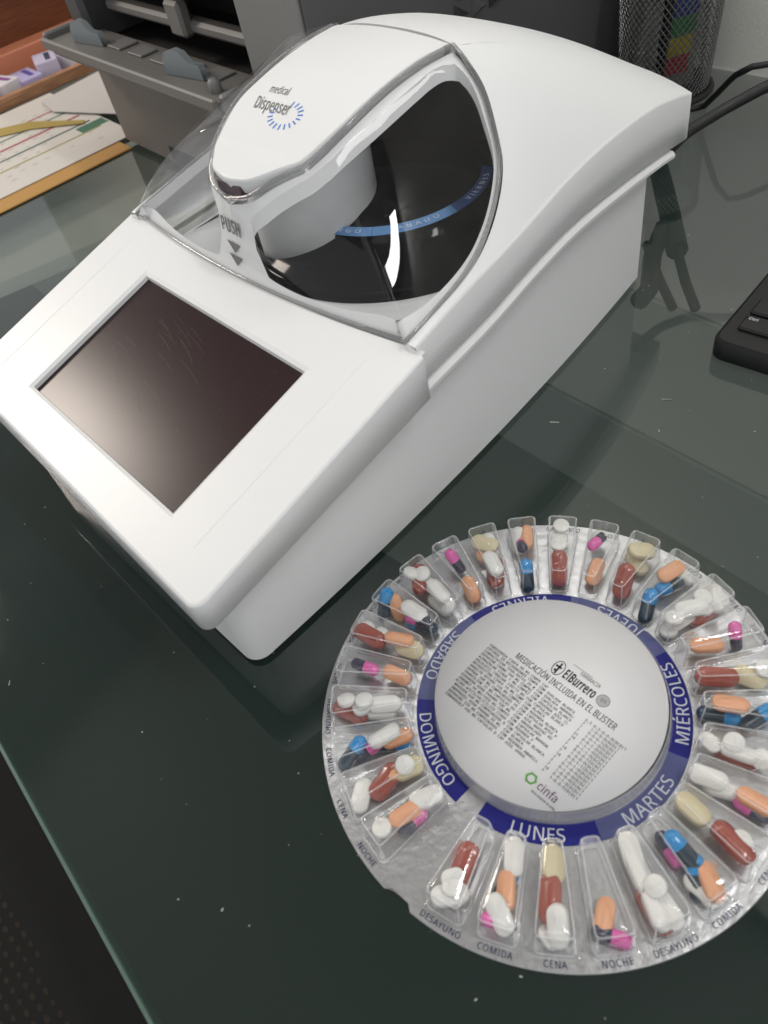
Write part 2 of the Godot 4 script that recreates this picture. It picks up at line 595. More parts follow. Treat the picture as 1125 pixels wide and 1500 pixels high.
func screen_panel(d: Node3D) -> void:
	var wh: StandardMaterial3D = M["white_plastic"]
	var st := begin()
	var v0 := -0.0083
	var v1 := 0.277
	var u0 := -0.0105
	var su0 := 0.0158
	var su1 := 0.1138
	var sv0 := 0.0467
	var sv1 := 0.2113
	var bz := 0.0024
	var rim := func(v: float) -> float:
		return arc_u(clampf(v - VC, -0.142, 0.142)) - 0.024 * (v - 0.13) * 0.4
	# top face: four fields round the screen opening
	var strip := func(va: float, vb: float, ua: Callable, ub: Callable, n: int, m: int) -> void:
		var rows := []
		for i in m + 1:
			var row := PackedVector3Array()
			for j in n + 1:
				var v := lerpf(va, vb, float(j) / n)
				row.append(PS(lerpf(ua.call(v), ub.call(v), float(i) / m), v))
			rows.append(row)
		grid(st, rows, true)
	var c := func(x: float) -> Callable: return func(_v: float) -> float: return x
	var e := 0.0016
	var rc := 0.008 - e
	var nose := func(v: float) -> float:
		var k := rc - minf(v - v0 - e, v1 - e - v)
		return u0 + e + (rc - sqrt(maxf(rc * rc - k * k, 0.0)) if k > 0.0 else 0.0)
	strip.call(v0 + e, v0 + e + rc, nose, rim, 10, 6)
	strip.call(v0 + e + rc, sv0 - bz, c.call(u0 + e), rim, 6, 6)
	strip.call(sv1 + bz, v1 - e - rc, c.call(u0 + e), rim, 6, 6)
	strip.call(v1 - e - rc, v1 - e, nose, rim, 10, 6)
	strip.call(sv0 - bz, sv1 + bz, c.call(u0 + e), c.call(su0 - bz), 6, 2)
	strip.call(sv0 - bz, sv1 + bz, c.call(su1 + bz), rim, 16, 2)
	# chamfer down to the glass
	var o := [Vector2(su0 - bz, sv0 - bz), Vector2(su0 - bz, sv1 + bz), Vector2(su1 + bz, sv1 + bz), Vector2(su1 + bz, sv0 - bz)]
	var q := [Vector2(su0, sv0), Vector2(su0, sv1), Vector2(su1, sv1), Vector2(su1, sv0)]
	for i in 4:
		var k := (i + 1) % 4
		fresh(st)
		quad(st, PS(o[i].x, o[i].y), PS(o[k].x, o[k].y), PS(q[k].x, q[k].y, -0.0014), PS(q[i].x, q[i].y, -0.0014))
		fresh(st)
		quad(st, PS(q[i].x, q[i].y, -0.0014), PS(q[k].x, q[k].y, -0.0014), PS(q[k].x, q[k].y, -0.0045), PS(q[i].x, q[i].y, -0.0045))
	# rounded edge and skirt round the right, front and left
	var rows := []
	var prof := [Vector2(0.0016, 0.0), Vector2(0.0007, -0.0003), Vector2(0.0002, -0.0008), Vector2(0.0, -0.0017), Vector2(-0.0002, -1.0), Vector2(0.0012, -1.02), Vector2(0.004, -1.02)]
	var line := []
	for i in 13:
		var u := 0.1507 - (0.1507 - (u0 + 0.008)) * i / 12.0
		line.append([u, v0, 0.0, -1.0])
	for i in range(1, 7):
		var t := PI / 2 * i / 6.0
		line.append([u0 + 0.008 - 0.008 * sin(t), v0 + 0.008 - 0.008 * cos(t), -sin(t), -cos(t)])
	for i in range(1, 10):
		line.append([u0, lerpf(v0 + 0.008, v1 - 0.008, i / 10.0), -1.0, 0.0])
	for i in range(0, 7):
		var t := PI / 2 * i / 6.0
		line.append([u0 + 0.008 - 0.008 * cos(t), v1 - 0.008 + 0.008 * sin(t), -cos(t), sin(t)])
	for i in range(1, 13):
		line.append([lerpf(u0 + 0.008, 0.1507, i / 12.0), v1, 0.0, 1.0])
	for p: Vector2 in prof:
		var row := PackedVector3Array()
		for l: Array in line:
			var drop := p.y
			if drop < -0.5:
				drop = -(0.0195 + 0.0075 * clampf(l[0] / 0.15, 0, 1)) * -p.y
			row.append(PS(l[0] - l[2] * p.x, l[1] - l[3] * p.x, drop))
		rows.append(row)
	grid(st, rows, false)
	# end faces towards the cover and the underside
	fresh(st)
	quad(st, PS(0.1507, v0, -0.001), PS(0.1507, v0, -0.027), PS(0.1507, v0 + 0.02, -0.027), PS(0.1507, v0 + 0.02, -0.001))
	fresh(st)
	quad(st, PS(u0 + 0.003, v0 + 0.003, -0.0198), PS(0.1507, v0 + 0.003, -0.027), PS(0.1507, v1 - 0.003, -0.027), PS(u0 + 0.003, v1 - 0.003, -0.0198))
	var pan := part("screen_panel", done(st), wh, d)
	for vv: float in [0.0195, 0.2520]:
		st = begin()
		var ra := PackedVector3Array()
		var rb := PackedVector3Array()
		var rt := PackedVector3Array()
		for i in 11:
			var u := lerpf(0.010, 0.135, i / 10.0)
			ra.append(PS(u, vv - 0.0006, -0.0001))
			rt.append(PS(u, vv, 0.00022))
			rb.append(PS(u, vv + 0.0006, -0.0001))
		grid(st, [ra, rt], true)
		grid(st, [rt, rb], true)
		part("moulded_line", done(st), wh, pan)

	st = begin()
	fresh(st)
	quad(st, PS(su0 - 0.001, sv0 - 0.001, -0.0042), PS(su0 - 0.001, sv1 + 0.001, -0.0042), PS(su1 + 0.001, sv1 + 0.001, -0.0042), PS(su1 + 0.001, sv0 - 0.001, -0.0042))
	var sm := mat("screen_glass", lin(0.022, 0.009, 0.010), 0.26)
	sm.metallic_specular = 0.38
	sm.clearcoat_enabled = false
	sm.clearcoat = 0.25
	sm.clearcoat_roughness = 0.1
	var scr := part("screen", done(st), sm, d)
	st = begin()
	for i in 20:
		var cv := rng.randf_range(0.12, 0.19)
		var cu := rng.randf_range(0.05, 0.105)
		var n := rng.randi_range(4, 9)
		var width := rng.randf_range(0.00003, 0.00006)
		fresh(st)
		var last := Vector2(cu, cv)
		var ang := rng.randf_range(4.5, 4.7)
		for k in n:
			ang -= 0.035
			var nx := last + Vector2(cos(ang), sin(ang)) * rng.randf_range(0.002, 0.005) * Vector2(1, 1)
			var nrm := Vector2(-sin(ang), cos(ang)) * width
			quad(st, PS(last.x - nrm.x, last.y - nrm.y, -0.0041), PS(nx.x - nrm.x, nx.y - nrm.y, -0.0041), PS(nx.x + nrm.x, nx.y + nrm.y, -0.0041), PS(last.x + nrm.x, last.y + nrm.y, -0.0041))
			last = nx
	for i in 90:
		var cc := Vector2(rng.randf_range(0.018, 0.112), rng.randf_range(0.049, 0.209))
		var s := rng.randf_range(0.00008, 0.00022)
		fresh(st)
		quad(st, PS(cc.x - s, cc.y - s, -0.0041), PS(cc.x + s, cc.y - s, -0.0041), PS(cc.x + s, cc.y + s, -0.0041), PS(cc.x - s, cc.y + s, -0.0041))
	part("scratches", done(st), mat("scratch", lin(0.10, 0.07, 0.065), 0.4), scr).set_meta("kind", "stuff")

func lid_body(d: Node3D) -> void:
	var wh: StandardMaterial3D = M["white_plastic"]
	var st := begin()
	for left in [false, true]:
		var fv := func(v: float) -> float: return 2 * VC - v if left else v
		# shoulder: from the cover's rim out to the crease along the side
		var rows := []
		for i in 41:
			var t := i / 40.0
			var r := along(RIM, 1.0 - t)
			var uo := lerpf(0.1472, 0.455, t)
			var row := PackedVector3Array()
			for j in 15:
				var s := j / 14.0
				var u := lerpf(r.x + 0.0012, uo, s)
				var v := lerpf(VC - r.y - 0.0012 * (1 - s), side_v(uo) + 0.0015, s)
				var w := lid_w(u, v)
				row.append(P(u, fv.call(v), w))
			rows.append(row)
		grid(st, rows, left)
		# rounded crease and skirt
		var sk := []
		for k in 6:
			sk.append(PackedVector3Array())
		for i in 41:
			var u := lerpf(0.1472, 0.455, i / 40.0)
			var v := side_v(u)
			var c := lid_w(u, v + 0.0015)
			var g := smooth_list(GROOVE_U, GROOVE_W, u)
			sk[0].append(P(u, fv.call(v + 0.0015), c))
			sk[1].append(P(u, fv.call(v + 0.0005), c - 0.0006))
			sk[2].append(P(u, fv.call(v), c - 0.0018))
			sk[3].append(P(u, fv.call(v - 0.0003), lerpf(c, g, 0.5)))
			sk[4].append(P(u, fv.call(v - 0.0003), g))
			sk[5].append(P(u, fv.call(v + 0.005), g))
		grid(st, sk, left)
		# front end face
		fresh(st)
		var u1 := 0.1472
		var va := side_v(u1)
		quad(st, P(u1, fv.call(va), crease(u1) - 0.002), P(u1, fv.call(va), 0.098), P(u1, fv.call(0.0035), 0.098), P(u1, fv.call(0.0035), crease(u1)))
	# back of the lid between the shoulders, and the rear wall
	var rows := []
	for i in 25:
		var t := i / 24.0
		var row := PackedVector3Array()
		for j in 31:
			var s := j / 30.0
			var va := lerpf(VC - 0.0479 - 0.0012, side_v(0.455) + 0.0015, t)
			var v := lerpf(va, 2 * VC - va, s)
			var u := lerpf(0.288, 0.455, t)
			row.append(P(u, v, lid_w(u, v)))
		rows.append(row)
	grid(st, rows, true)
	var top := PackedVector3Array()
	var low := PackedVector3Array()
	var face_t := PackedVector3Array()
	var face_b := PackedVector3Array()
	for j in 31:
		var va := side_v(0.455)
		var v := lerpf(va, 2 * VC - va, j / 30.0)
		top.append(P(0.455, v, lid_w(0.455, v)))
		low.append(P(0.456, v, 0.089))
		var vf := lerpf(VC - 0.049, VC + 0.049, j / 30.0)
		face_t.append(P(0.288, vf, lid_w(0.288, vf)))
		face_b.append(P(0.2865, vf, lid_w(0.288, vf) - 0.012))
	grid(st, [top, low], true)
	grid(st, [face_t, face_b], false)
	var lid := part("lid", done(st), wh, d)
	st = begin()
	for i in 34:
		var u := rng.randf_range(0.17, 0.43)
		var v := rng.randf_range(0.012, 0.09)
		if u < 0.29 and v > 0.012 + 0.0 and v > VC - 0.135 + maxf(u - 0.19, 0.0) * 0.8:
			continue
		var q := P(u, v, lid_w(u, v) + 0.0002)
		var r := rng.randf_range(0.0001, 0.0003)
		fresh(st)
		quad(st, q + Vector3(-r, 0.0, -r), q + Vector3(r, 0, -r), q + Vector3(r, r, r), q + Vector3(-r, r, r))
	part("grime_specks", done(st), mat("grime", lin(0.12, 0.10, 0.08), 0.9), lid).set_meta("kind", "stuff")

	# the ledge of the lower tray under the lid's skirt
	for left in [false, true]:
		var fv := func(v: float) -> float: return 2 * VC - v if left else v
		st = begin()
		var sk := []
		for k in 5:
			sk.append(PackedVector3Array())
		for i in 33:
			var u := lerpf(0.1485, 0.4305, i / 32.0)
			var v := side_v(u)
			var g := smooth_list(GROOVE_U, GROOVE_W, u) - 0.0019
			sk[0].append(P(u, fv.call(v + 0.004), g))
			sk[1].append(P(u, fv.call(v - 0.0006), g - 0.0005))
			sk[2].append(P(u, fv.call(v - 0.0026), g - 0.0026))
			sk[3].append(P(u, fv.call(v - 0.0024), g - 0.0048))
			sk[4].append(P(u, fv.call(v + 0.010), g - 0.0066))
		for k in 4:
			grid(st, [sk[k], sk[k + 1]], left)
		part("ledge", done(st), M["trim_white"], d)

func cover(d: Node3D) -> void:
	var sh: StandardMaterial3D = M["white_shell"]
	var ns := 72
	# white inner shell with one window each side, its edges turned down
	for left: bool in [false, true]:
		var st := begin()
		var a := []
		var b := []
		for i in ns + 1:
			var s := float(i) / ns
			var inside := s >= 0.075 and s <= 0.925
			var ta := win_a(s) if inside else 0.5
			var tb := win_b(s) if inside else 0.5
			if left and inside:
				tb = lerpf(ta, tb, 1.0)
			var ra := PackedVector3Array()
			var rb := PackedVector3Array()
			for j in 9:
				ra.append(loft(s, lerpf(0.0, ta, j / 8.0), -0.0025, left))
				rb.append(loft(s, lerpf(tb, 1.0, j / 8.0), -0.0025, left))
			a.append(ra)
			b.append(rb)
		grid(st, a, left)
		grid(st, b, left)
		# the lip that the window's edge turns down into
		var lip := []
		var deep := []
		var n := 60
		for i in n + 1:
			var s := lerpf(0.075, 0.925, float(i) / n)
			lip.append(loft(s, win_a(s), -0.0025, left))
			deep.append(loft(s, win_a(s) + 0.012, -0.0105, left))
		for i in range(n, -1, -1):
			var s := lerpf(0.075, 0.925, float(i) / n)
			var tb := lerpf(win_a(s), win_b(s), 1.0 if left else 1.0)
			lip.append(loft(s, tb, -0.0025, left))
			deep.append(loft(s, tb - 0.006, -0.010, left))
		grid(st, [PackedVector3Array(lip), PackedVector3Array(deep)], not left, true)
		part("inner_shell", done(st), sh, d)
	# clear dome over it
	var st := begin()
	var rows := []
	for i in 2 * ns + 1:
		var left := i > ns
		var s := float(i if not left else 2 * ns - i) / ns
		var row := PackedVector3Array()
		for j in 17:
			row.append(loft(s, j / 16.0, 0.0008 + 0.002 * sin(PI * j / 16.0), left))
		rows.append(row)
	grid(st, rows, false)
	part("clear_cover", done(st), M["clear_cover"], d)
	# moulded bead round the cover
	for inner in [false, true]:
		st = begin()
		var pts := PackedVector3Array()
		for i in 2 * ns + 1:
			var left := i > ns
			var s := float(i if not left else 2 * ns - i) / ns
			pts.append(loft(s, 0.0 if inner else 1.0, 0.0006, left) + Vector3(0, 0.0004, 0))
		tube(st, pts, 0.0013 if not inner else 0.0015, 8)
		part("inner_bead" if inner else "rim_bead", done(st), M["clear_rim"], d)

func ring_arc(r0: float, r1: float, y0: float, y1: float, a0: float, a1: float, c := Vector3.ZERO) -> ArrayMesh:
	var st := begin()
	lathe(st, [Vector2(r1, y1), Vector2(r0, y0)], maxi(int(absf(a1 - a0) / 0.04), 2), c, a0, a1)
	return done(st)

func carousel(d: Node3D) -> void:
	var c := P(0.265, 0.131, 0)
	var st := begin()
	lathe(st, [Vector2(0.099, 0.088), Vector2(0.1005, 0.1055), Vector2(0.0985, 0.1075), Vector2(0.0965, 0.1078), Vector2(0.0950, 0.1092), Vector2(0.080, 0.1155), Vector2(0.0655, 0.1205), Vector2(0.0650, 0.1225), Vector2(0.060, 0.1245), Vector2(0.0585, 0.1235), Vector2(0.045, 0.1275), Vector2(0.02, 0.1295), Vector2(0.0, 0.13)], 96, c)
	var car := part("carousel", done(st), M["black_gloss"], d)
	var dark := mat("ring_dark", lin(0.06, 0.11, 0.30), 0.3)
	var light := mat("ring_light", lin(0.16, 0.33, 0.62), 0.3)
	var ink := mat("ring_ink", lin(0.75, 0.82, 0.92), 0.4)
	var days := ["VIERNES", "SABADO", "DOMINGO"]
	var mids := [-72.0, -121.0, -170.0]
	# angles about the carousel: text faces outwards
	for i in 3:
		var a0 := deg_to_rad(mids[i] - 24.4)
		var a1 := deg_to_rad(mids[i] + 24.4)
		part("day_band", ring_arc(0.0592, 0.0656, 0.1256, 0.1234, a0, a1, c), light if i != 0 else dark, car)
		part("day_name", arc_text(days[i], 0.0625, mids[i], 0.0042, font(), 0.1250, 1.5), ink, car, Transform3D(Basis.IDENTITY, c))
	# floor of the well and its wall
	st = begin()
	lathe(st, [Vector2(0.099, 0.100), Vector2(0.1045, 0.100), Vector2(0.1055, 0.0975), Vector2(0.117, 0.0985)], 80, c)
	fresh(st)
	quad(st, P(0.15, 0.008, 0.0970), P(0.15, 0.26, 0.0970), P(0.40, 0.235, 0.0970), P(0.40, 0.035, 0.0970))
	part("well_floor", done(st), M["white_shell"], d)
	st = begin()
	var wall := [PackedVector3Array(), PackedVector3Array()]
	for i in 40:
		var t := PI * (0.5 + i / 39.0)
		wall[0].append(c + Vector3(-0.0 + 0.118 * cos(t + PI / 2), 0.098, 0.118 * sin(t + PI / 2)))
		wall[1].append(c + Vector3(0.112 * cos(t + PI / 2), 0.165, 0.112 * sin(t + PI / 2)))
	grid(st, wall)
	# dark inside of the lid behind the carousel
	st = begin()
	var back := [PackedVector3Array(), PackedVector3Array(), PackedVector3Array()]
	for i in 41:
		var t := -0.48 * PI + 0.68 * PI * i / 40.0
		back[0].append(c + Vector3(0.106 * cos(t), 0.0985, 0.106 * sin(t)))
		back[1].append(c + Vector3(0.1045 * cos(t), 0.128, 0.1045 * sin(t)))
		back[2].append(c + Vector3(0.085 * cos(t), 0.16, 0.085 * sin(t)))
	grid(st, back, true)
	part("well_wall", done(st), mat("well_black", lin(0.002, 0.002, 0.003), 0.8), d)
	# white drop chute under the logo lid
	st = begin()
	var cc := P(0.218, 0.157, 0)
	var crow := []
	for pr: Vector2 in [Vector2(0.0425, 0.104), Vector2(0.0436, 0.1065), Vector2(0.0436, 0.125), Vector2(0.0437, 0.140), Vector2(0.0438, 0.155), Vector2(0.0438, 0.168)]:
		var ring := PackedVector3Array()
		for k in 41:
			var t := deg_to_rad(-185.0 + 275.0 * k / 40.0)
			var rr := lerpf(pr.x, minf(pr.x, 0.036), smoothstep(0.0, 1.0, clampf((sin(t) + 0.1) * 1.2, 0, 1)))
			ring.append(cc + Vector3(rr * cos(t), pr.y, -rr * sin(t)))
		crow.append(ring)
	grid(st, crow)
	part("drop_chute", done(st), M["white_plastic"], d)

func logo_lid(d: Node3D) -> void:
	var st := begin()
	var n := 40
	var top := []
	var edge := []
	for i in n + 1:
		var p := along(LID_LOOP, 1.0 - float(i) / n)
		var row := PackedVector3Array()
		for j in 17:
			var x := -1.0 + 2.0 * j / 16.0
			row.append(P(p.x, VC + p.y * x, p.z + 0.0030 * (1 - x * x) * smoothstep(0.15, 0.24, p.x)))
		top.append(row)
	top.append(top[-1].duplicate())
	for j in 17:
		top[-1][j] = Vector3(0.2855, top[-2][j].y - 0.0004, top[-2][j].z * 1.0)
	grid(st, top, true)
	# rounded edge, then down
	for sgn: float in [-1.0, 1.0]:
		var rows := [PackedVector3Array(), PackedVector3Array(), PackedVector3Array(), PackedVector3Array()]
		for i in n + 1:
			var p := along(LID_LOOP, 1.0 - float(i) / n)
			rows[0].append(P(p.x, VC + p.y * sgn, p.z))
			var k := clampf((p.x - 0.1515) / 0.02, 0, 1)
			rows[1].append(P(p.x - 0.0004 * (1 - k), VC + (p.y + 0.0006 * k) * sgn, p.z - 0.0006))
			rows[2].append(P(p.x - 0.0005 * (1 - k), VC + (p.y + 0.0008 * k) * sgn, p.z - 0.0018))
			rows[3].append(P(p.x + 0.002 * (1 - k), VC + maxf(p.y - 0.001, 0) * sgn, p.z - 0.009))
		grid(st, rows, sgn < 0)
	var lid := part("logo_lid", done(st), M["white_plastic"], d)
	# print: small grey words and a ring of blue strokes, reading from the front
	var at := func(u: float, v: float) -> Transform3D:
		var p := Vector3(u, 0, 0)
		var w := logo_w(u, v)
		var du := P(u + 0.004, v, logo_w(u + 0.004, v)) - P(u - 0.004, v, logo_w(u - 0.004, v))
		var dx := P(u, v - 0.004, logo_w(u, v - 0.004)) - P(u, v + 0.004, logo_w(u, v + 0.004))
		var y := du.normalized()
		var x := dx.normalized()
		return Transform3D(Basis(x, y, x.cross(y).normalized()), P(u, v, w + 0.00025))
	var slant := Basis(Vector3(1, 0, 0), Vector3(-0.36, 1, 0), Vector3(0, 0, 1))
	var grey := mat("print_grey", lin(0.16, 0.155, 0.15), 0.5)
	var blue := mat("print_blue", lin(0.07, 0.20, 0.62), 0.5)
	var t1: Transform3D = at.call(0.2115, 0.1505)
	t1.basis = t1.basis * slant * Basis.from_scale(Vector3(0.62, 1, 1))
	part("word_medical", text_mesh("medical", 0.0058, font()), grey, lid, t1)
	var t2: Transform3D = at.call(0.2005, 0.1455)
	t2.basis = t2.basis * slant * Basis.from_scale(Vector3(0.62, 1, 1))
	part("word_dispenser", text_mesh("Dispenser", 0.0082, font()), grey, lid, t2)
	for k in 16:
		var a := deg_to_rad(95.0 - 19.3 * k)
		var x := 0.0112 * cos(a)
		var y := 0.0075 * sin(a)
		var tf: Transform3D = at.call(0.197 + y, 0.1305 - x)
		tf.basis = tf.basis * Basis(Vector3(0, 0, 1), a)
		part("logo_stroke", box_mesh(Vector3(-0.0018, -0.00045, -0.0002), Vector3(0.0018, 0.00045, 0.0001), 0.0001), blue, lid, tf)
	# PUSH and two arrows on the front of the shell
	var fpt := func(s: float, t: float, left: bool) -> Transform3D:
		var p := loft(s, t, -0.0018, left)
		var y := (loft(s, t - 0.1, -0.0018, left) - loft(s, t + 0.1, -0.0018, left)).normalized()
		var x := Vector3(0, 0, 1)
		x = (x - y * x.dot(y)).normalized()
		return Transform3D(Basis(x, y, x.cross(y)), p + x.cross(y) * 0.0006)
	var tf3: Transform3D = fpt.call(0.985, 0.3, true)
	part("word_push", text_mesh("PUSH", 0.0085, font("Droid Sans", true)), grey, d, tf3 * Transform3D(Basis.from_scale(Vector3(0.62, 1.0, 1)), Vector3.ZERO))
	for k in 2:
		st = begin()
		fresh(st)
		tri(st, Vector3(-0.0065, 0.003, 0), Vector3(0.0065, 0.003, 0), Vector3(0, -0.0035, 0))
		part("arrow", done(st), grey, d, fpt.call(0.985, 0.56 + 0.17 * k, true))
	# catch under the nose of the lid
	st = begin()
	box(st, P(0.1525, 0.148, 0.166), P(0.158, 0.125, 0.1745), 0.0008)
	part("catch", done(st), mat("catch_dark", lin(0.09, 0.06, 0.07), 0.3), d)

func logo_w(u: float, v: float) -> float:
	var best := 0.0
	for i in LID_LOOP.size() - 1:
		var a: Vector3 = LID_LOOP[i + 1]
		var b: Vector3 = LID_LOOP[i]
		if u >= a.x and u <= b.x:
			var t := (u - a.x) / (b.x - a.x)
			var hw := lerpf(a.y, b.y, t)
			var x := clampf((v - VC) / maxf(hw, 0.001), -1, 1)
			best = lerpf(a.z, b.z, t) + 0.0030 * (1 - x * x) * smoothstep(0.15, 0.24, u)
	return best

# ---------------------------------------------------------------- the blister card
const DISC := Vector3(0.05527, 0, -0.1657)

func disc_outline(r: float) -> PackedVector2Array:
	var o := PackedVector2Array()
	for i in 240:
		var a := 360.0 * i / 240.0
		var rr := r
		if a > 214.1 and a < 219.5:
			rr = r - 0.0024
		var t := deg_to_rad(a)
		o.append(Vector2(rr * cos(t), -rr * sin(t)))
	return o

func pocket_ring(ins: float, ins_out: float, y: float) -> PackedVector3Array:
	var r0 := 0.0680 + ins
	var r1 := 0.1087 - ins_out
	var w0 := 0.0047 - ins
	var w1 := 0.0083 - ins
	var cr := 0.0022
	var cs := [[r1, w1, 0.0], [r1, -w1, 1.0], [r0, -w0, 2.0], [r0, w0, 3.0]]
	var ring := PackedVector3Array()
	for c: Array in cs:
		for k in 5:
			var a: float = PI / 2 - (c[2] * PI / 2) - PI / 2 * k / 4.0
			var cx: float = c[0] + (-cr if c[2] < 1.5 else cr)
			var cz: float = c[1] + (-cr if c[1] > 0 else cr)
			ring.append(Vector3(cx + cr * cos(a), y, -(cz + cr * sin(a))))
	return ring

func blister() -> void:
	var d := thing("pill_blister", "round silver weekly blister card with clear pockets of pills and printed medication list", "blister card", DISC)
	var foil := mat("foil", lin(0.52, 0.52, 0.53), 0.30, 0.8)
	foil.normal_enabled = true
	foil.normal_texture = noise_tex(0.035, 5, true, 8.0)
	foil.normal_scale = 0.075
	foil.uv1_triplanar = true
	foil.uv1_scale = Vector3(9, 9, 9)
	var fg := Gradient.new()
	fg.set_color(0, Color(0.72, 0.72, 0.72))
	fg.set_color(1, Color(1.0, 1.0, 1.0))
	var fr := noise_tex(0.09, 15)
	fr.color_ramp = fg
	foil.roughness_texture = fr
	foil.roughness = 0.36
	var st := begin()
	prism(st, disc_outline(0.1150), 0.0002, 0.0012, 0.0003)
	part("foil_card", done(st), foil, d)
	var ink := mat("ink_blue", lin(0.02, 0.022, 0.085), 0.6)
	ink.metallic_specular = 0.1
	var meals := ["DESAYUNO", "COMIDA", "CENA", "NOCHE"]
	var days := ["LUNES", "MARTES", "MIÉRCOLES", "JUEVES", "VIERNES", "SABADO", "DOMINGO"]
	var dark := mat("band_blue", lin(0.024, 0.025, 0.20), 0.3)
	var light := mat("band_violet", lin(0.10, 0.11, 0.25), 0.3)
	dark.metallic_specular = 0.25
	light.metallic_specular = 0.3
	var pale := mat("band_ink", lin(0.62, 0.64, 0.70), 0.4)
	var f := font()
	for k in 7:
		var mid := -114.0 + 50.0 * k
		var band := part("day_band", ring_arc(0.0565, 0.0662, 0.0014, 0.0014, deg_to_rad(mid - 25), deg_to_rad(mid + 25)), dark if k % 2 == 0 else light, d)
		part("day_name", arc_text(days[k], 0.0618, mid, 0.0060, f, 0.00155, 1.0), pale, band)
		for j in 4:
			part("meal_name", arc_text(meals[j], 0.1119, mid - 18.75 + 12.5 * j, 0.00265, f, 0.00135, 1.06), ink, d)
	# pockets: one shape, 28 times
	st = begin()
	var rows := [pocket_ring(-0.0016, -0.0016, 0.0014), pocket_ring(-0.0004, -0.0004, 0.0016), pocket_ring(0.0, 0.0002, 0.0028), pocket_ring(0.0003, 0.0012, 0.012), pocket_ring(0.0006, 0.0022, 0.0196)]
	var last: PackedVector3Array = rows[-1]
	var mid := Vector3.ZERO
	for p in last:
		mid += p / last.size()
	for fk: float in [0.975, 0.92, 0.84, 0.72, 0.56, 0.38, 0.2, 0.06]:      # barrel-shaped top
		var ring := PackedVector3Array()
		for p in last:
			ring.append(Vector3(lerpf(p.x, mid.x, 0.28 * (1.0 - fk)), 0.0196 + 0.0024 * pow(1.0 - fk * fk, 0.55), p.z * fk))
		rows.append(ring)
	grid(st, rows, true, true)
	fan(st, Vector3(mid.x, 0.0220, 0), rows[-1], false, true)
	var pocket := done(st)
	st = begin()
	tube(st, pocket_ring(0.0008, 0.0025, 0.0200), 0.00040, 6, true)
	tube(st, pocket_ring(-0.0001, 0.0001, 0.0022), 0.0004, 6, true)
	for c in [2, 7, 12, 17]:
		tube(st, PackedVector3Array([pocket_ring(0, 0.0002, 0.0028)[c], pocket_ring(0.0003, 0.0012, 0.012)[c], pocket_ring(0.0006, 0.0022, 0.0195)[c]]), 0.0004, 6)
	var pedge := done(st)
	for k in 28:
		var po := part("pocket", pocket, M["blister_plastic"], d, Transform3D(Basis(Vector3.UP, deg_to_rad(-132.75 + 12.5 * k)), Vector3.ZERO))
		part("moulded_edge", pedge, M["blister_edge"], po)
	# raised clear hub with the printed sheet on it
	st = begin()
	lathe(st, [Vector2(0.0572, 0.0016), Vector2(0.0566, 0.0035), Vector2(0.0563, 0.0040), Vector2(0.0558, 0.0104), Vector2(0.0556, 0.0116), Vector2(0.0550, 0.0123)], 120)
	part("hub", done(st), M["hub_plastic"], d)
	st = begin()
	lathe(st, [Vector2(0.0561, 0.0016), Vector2(0.0558, 0.0030), Vector2(0.0553, 0.0034), Vector2(0.0550, 0.0104)], 120)
	part("hub_wall", done(st), mat("hub_silver", lin(0.62, 0.62, 0.63), 0.3, 0.6), d)
	label_sheet(d)
	pills()

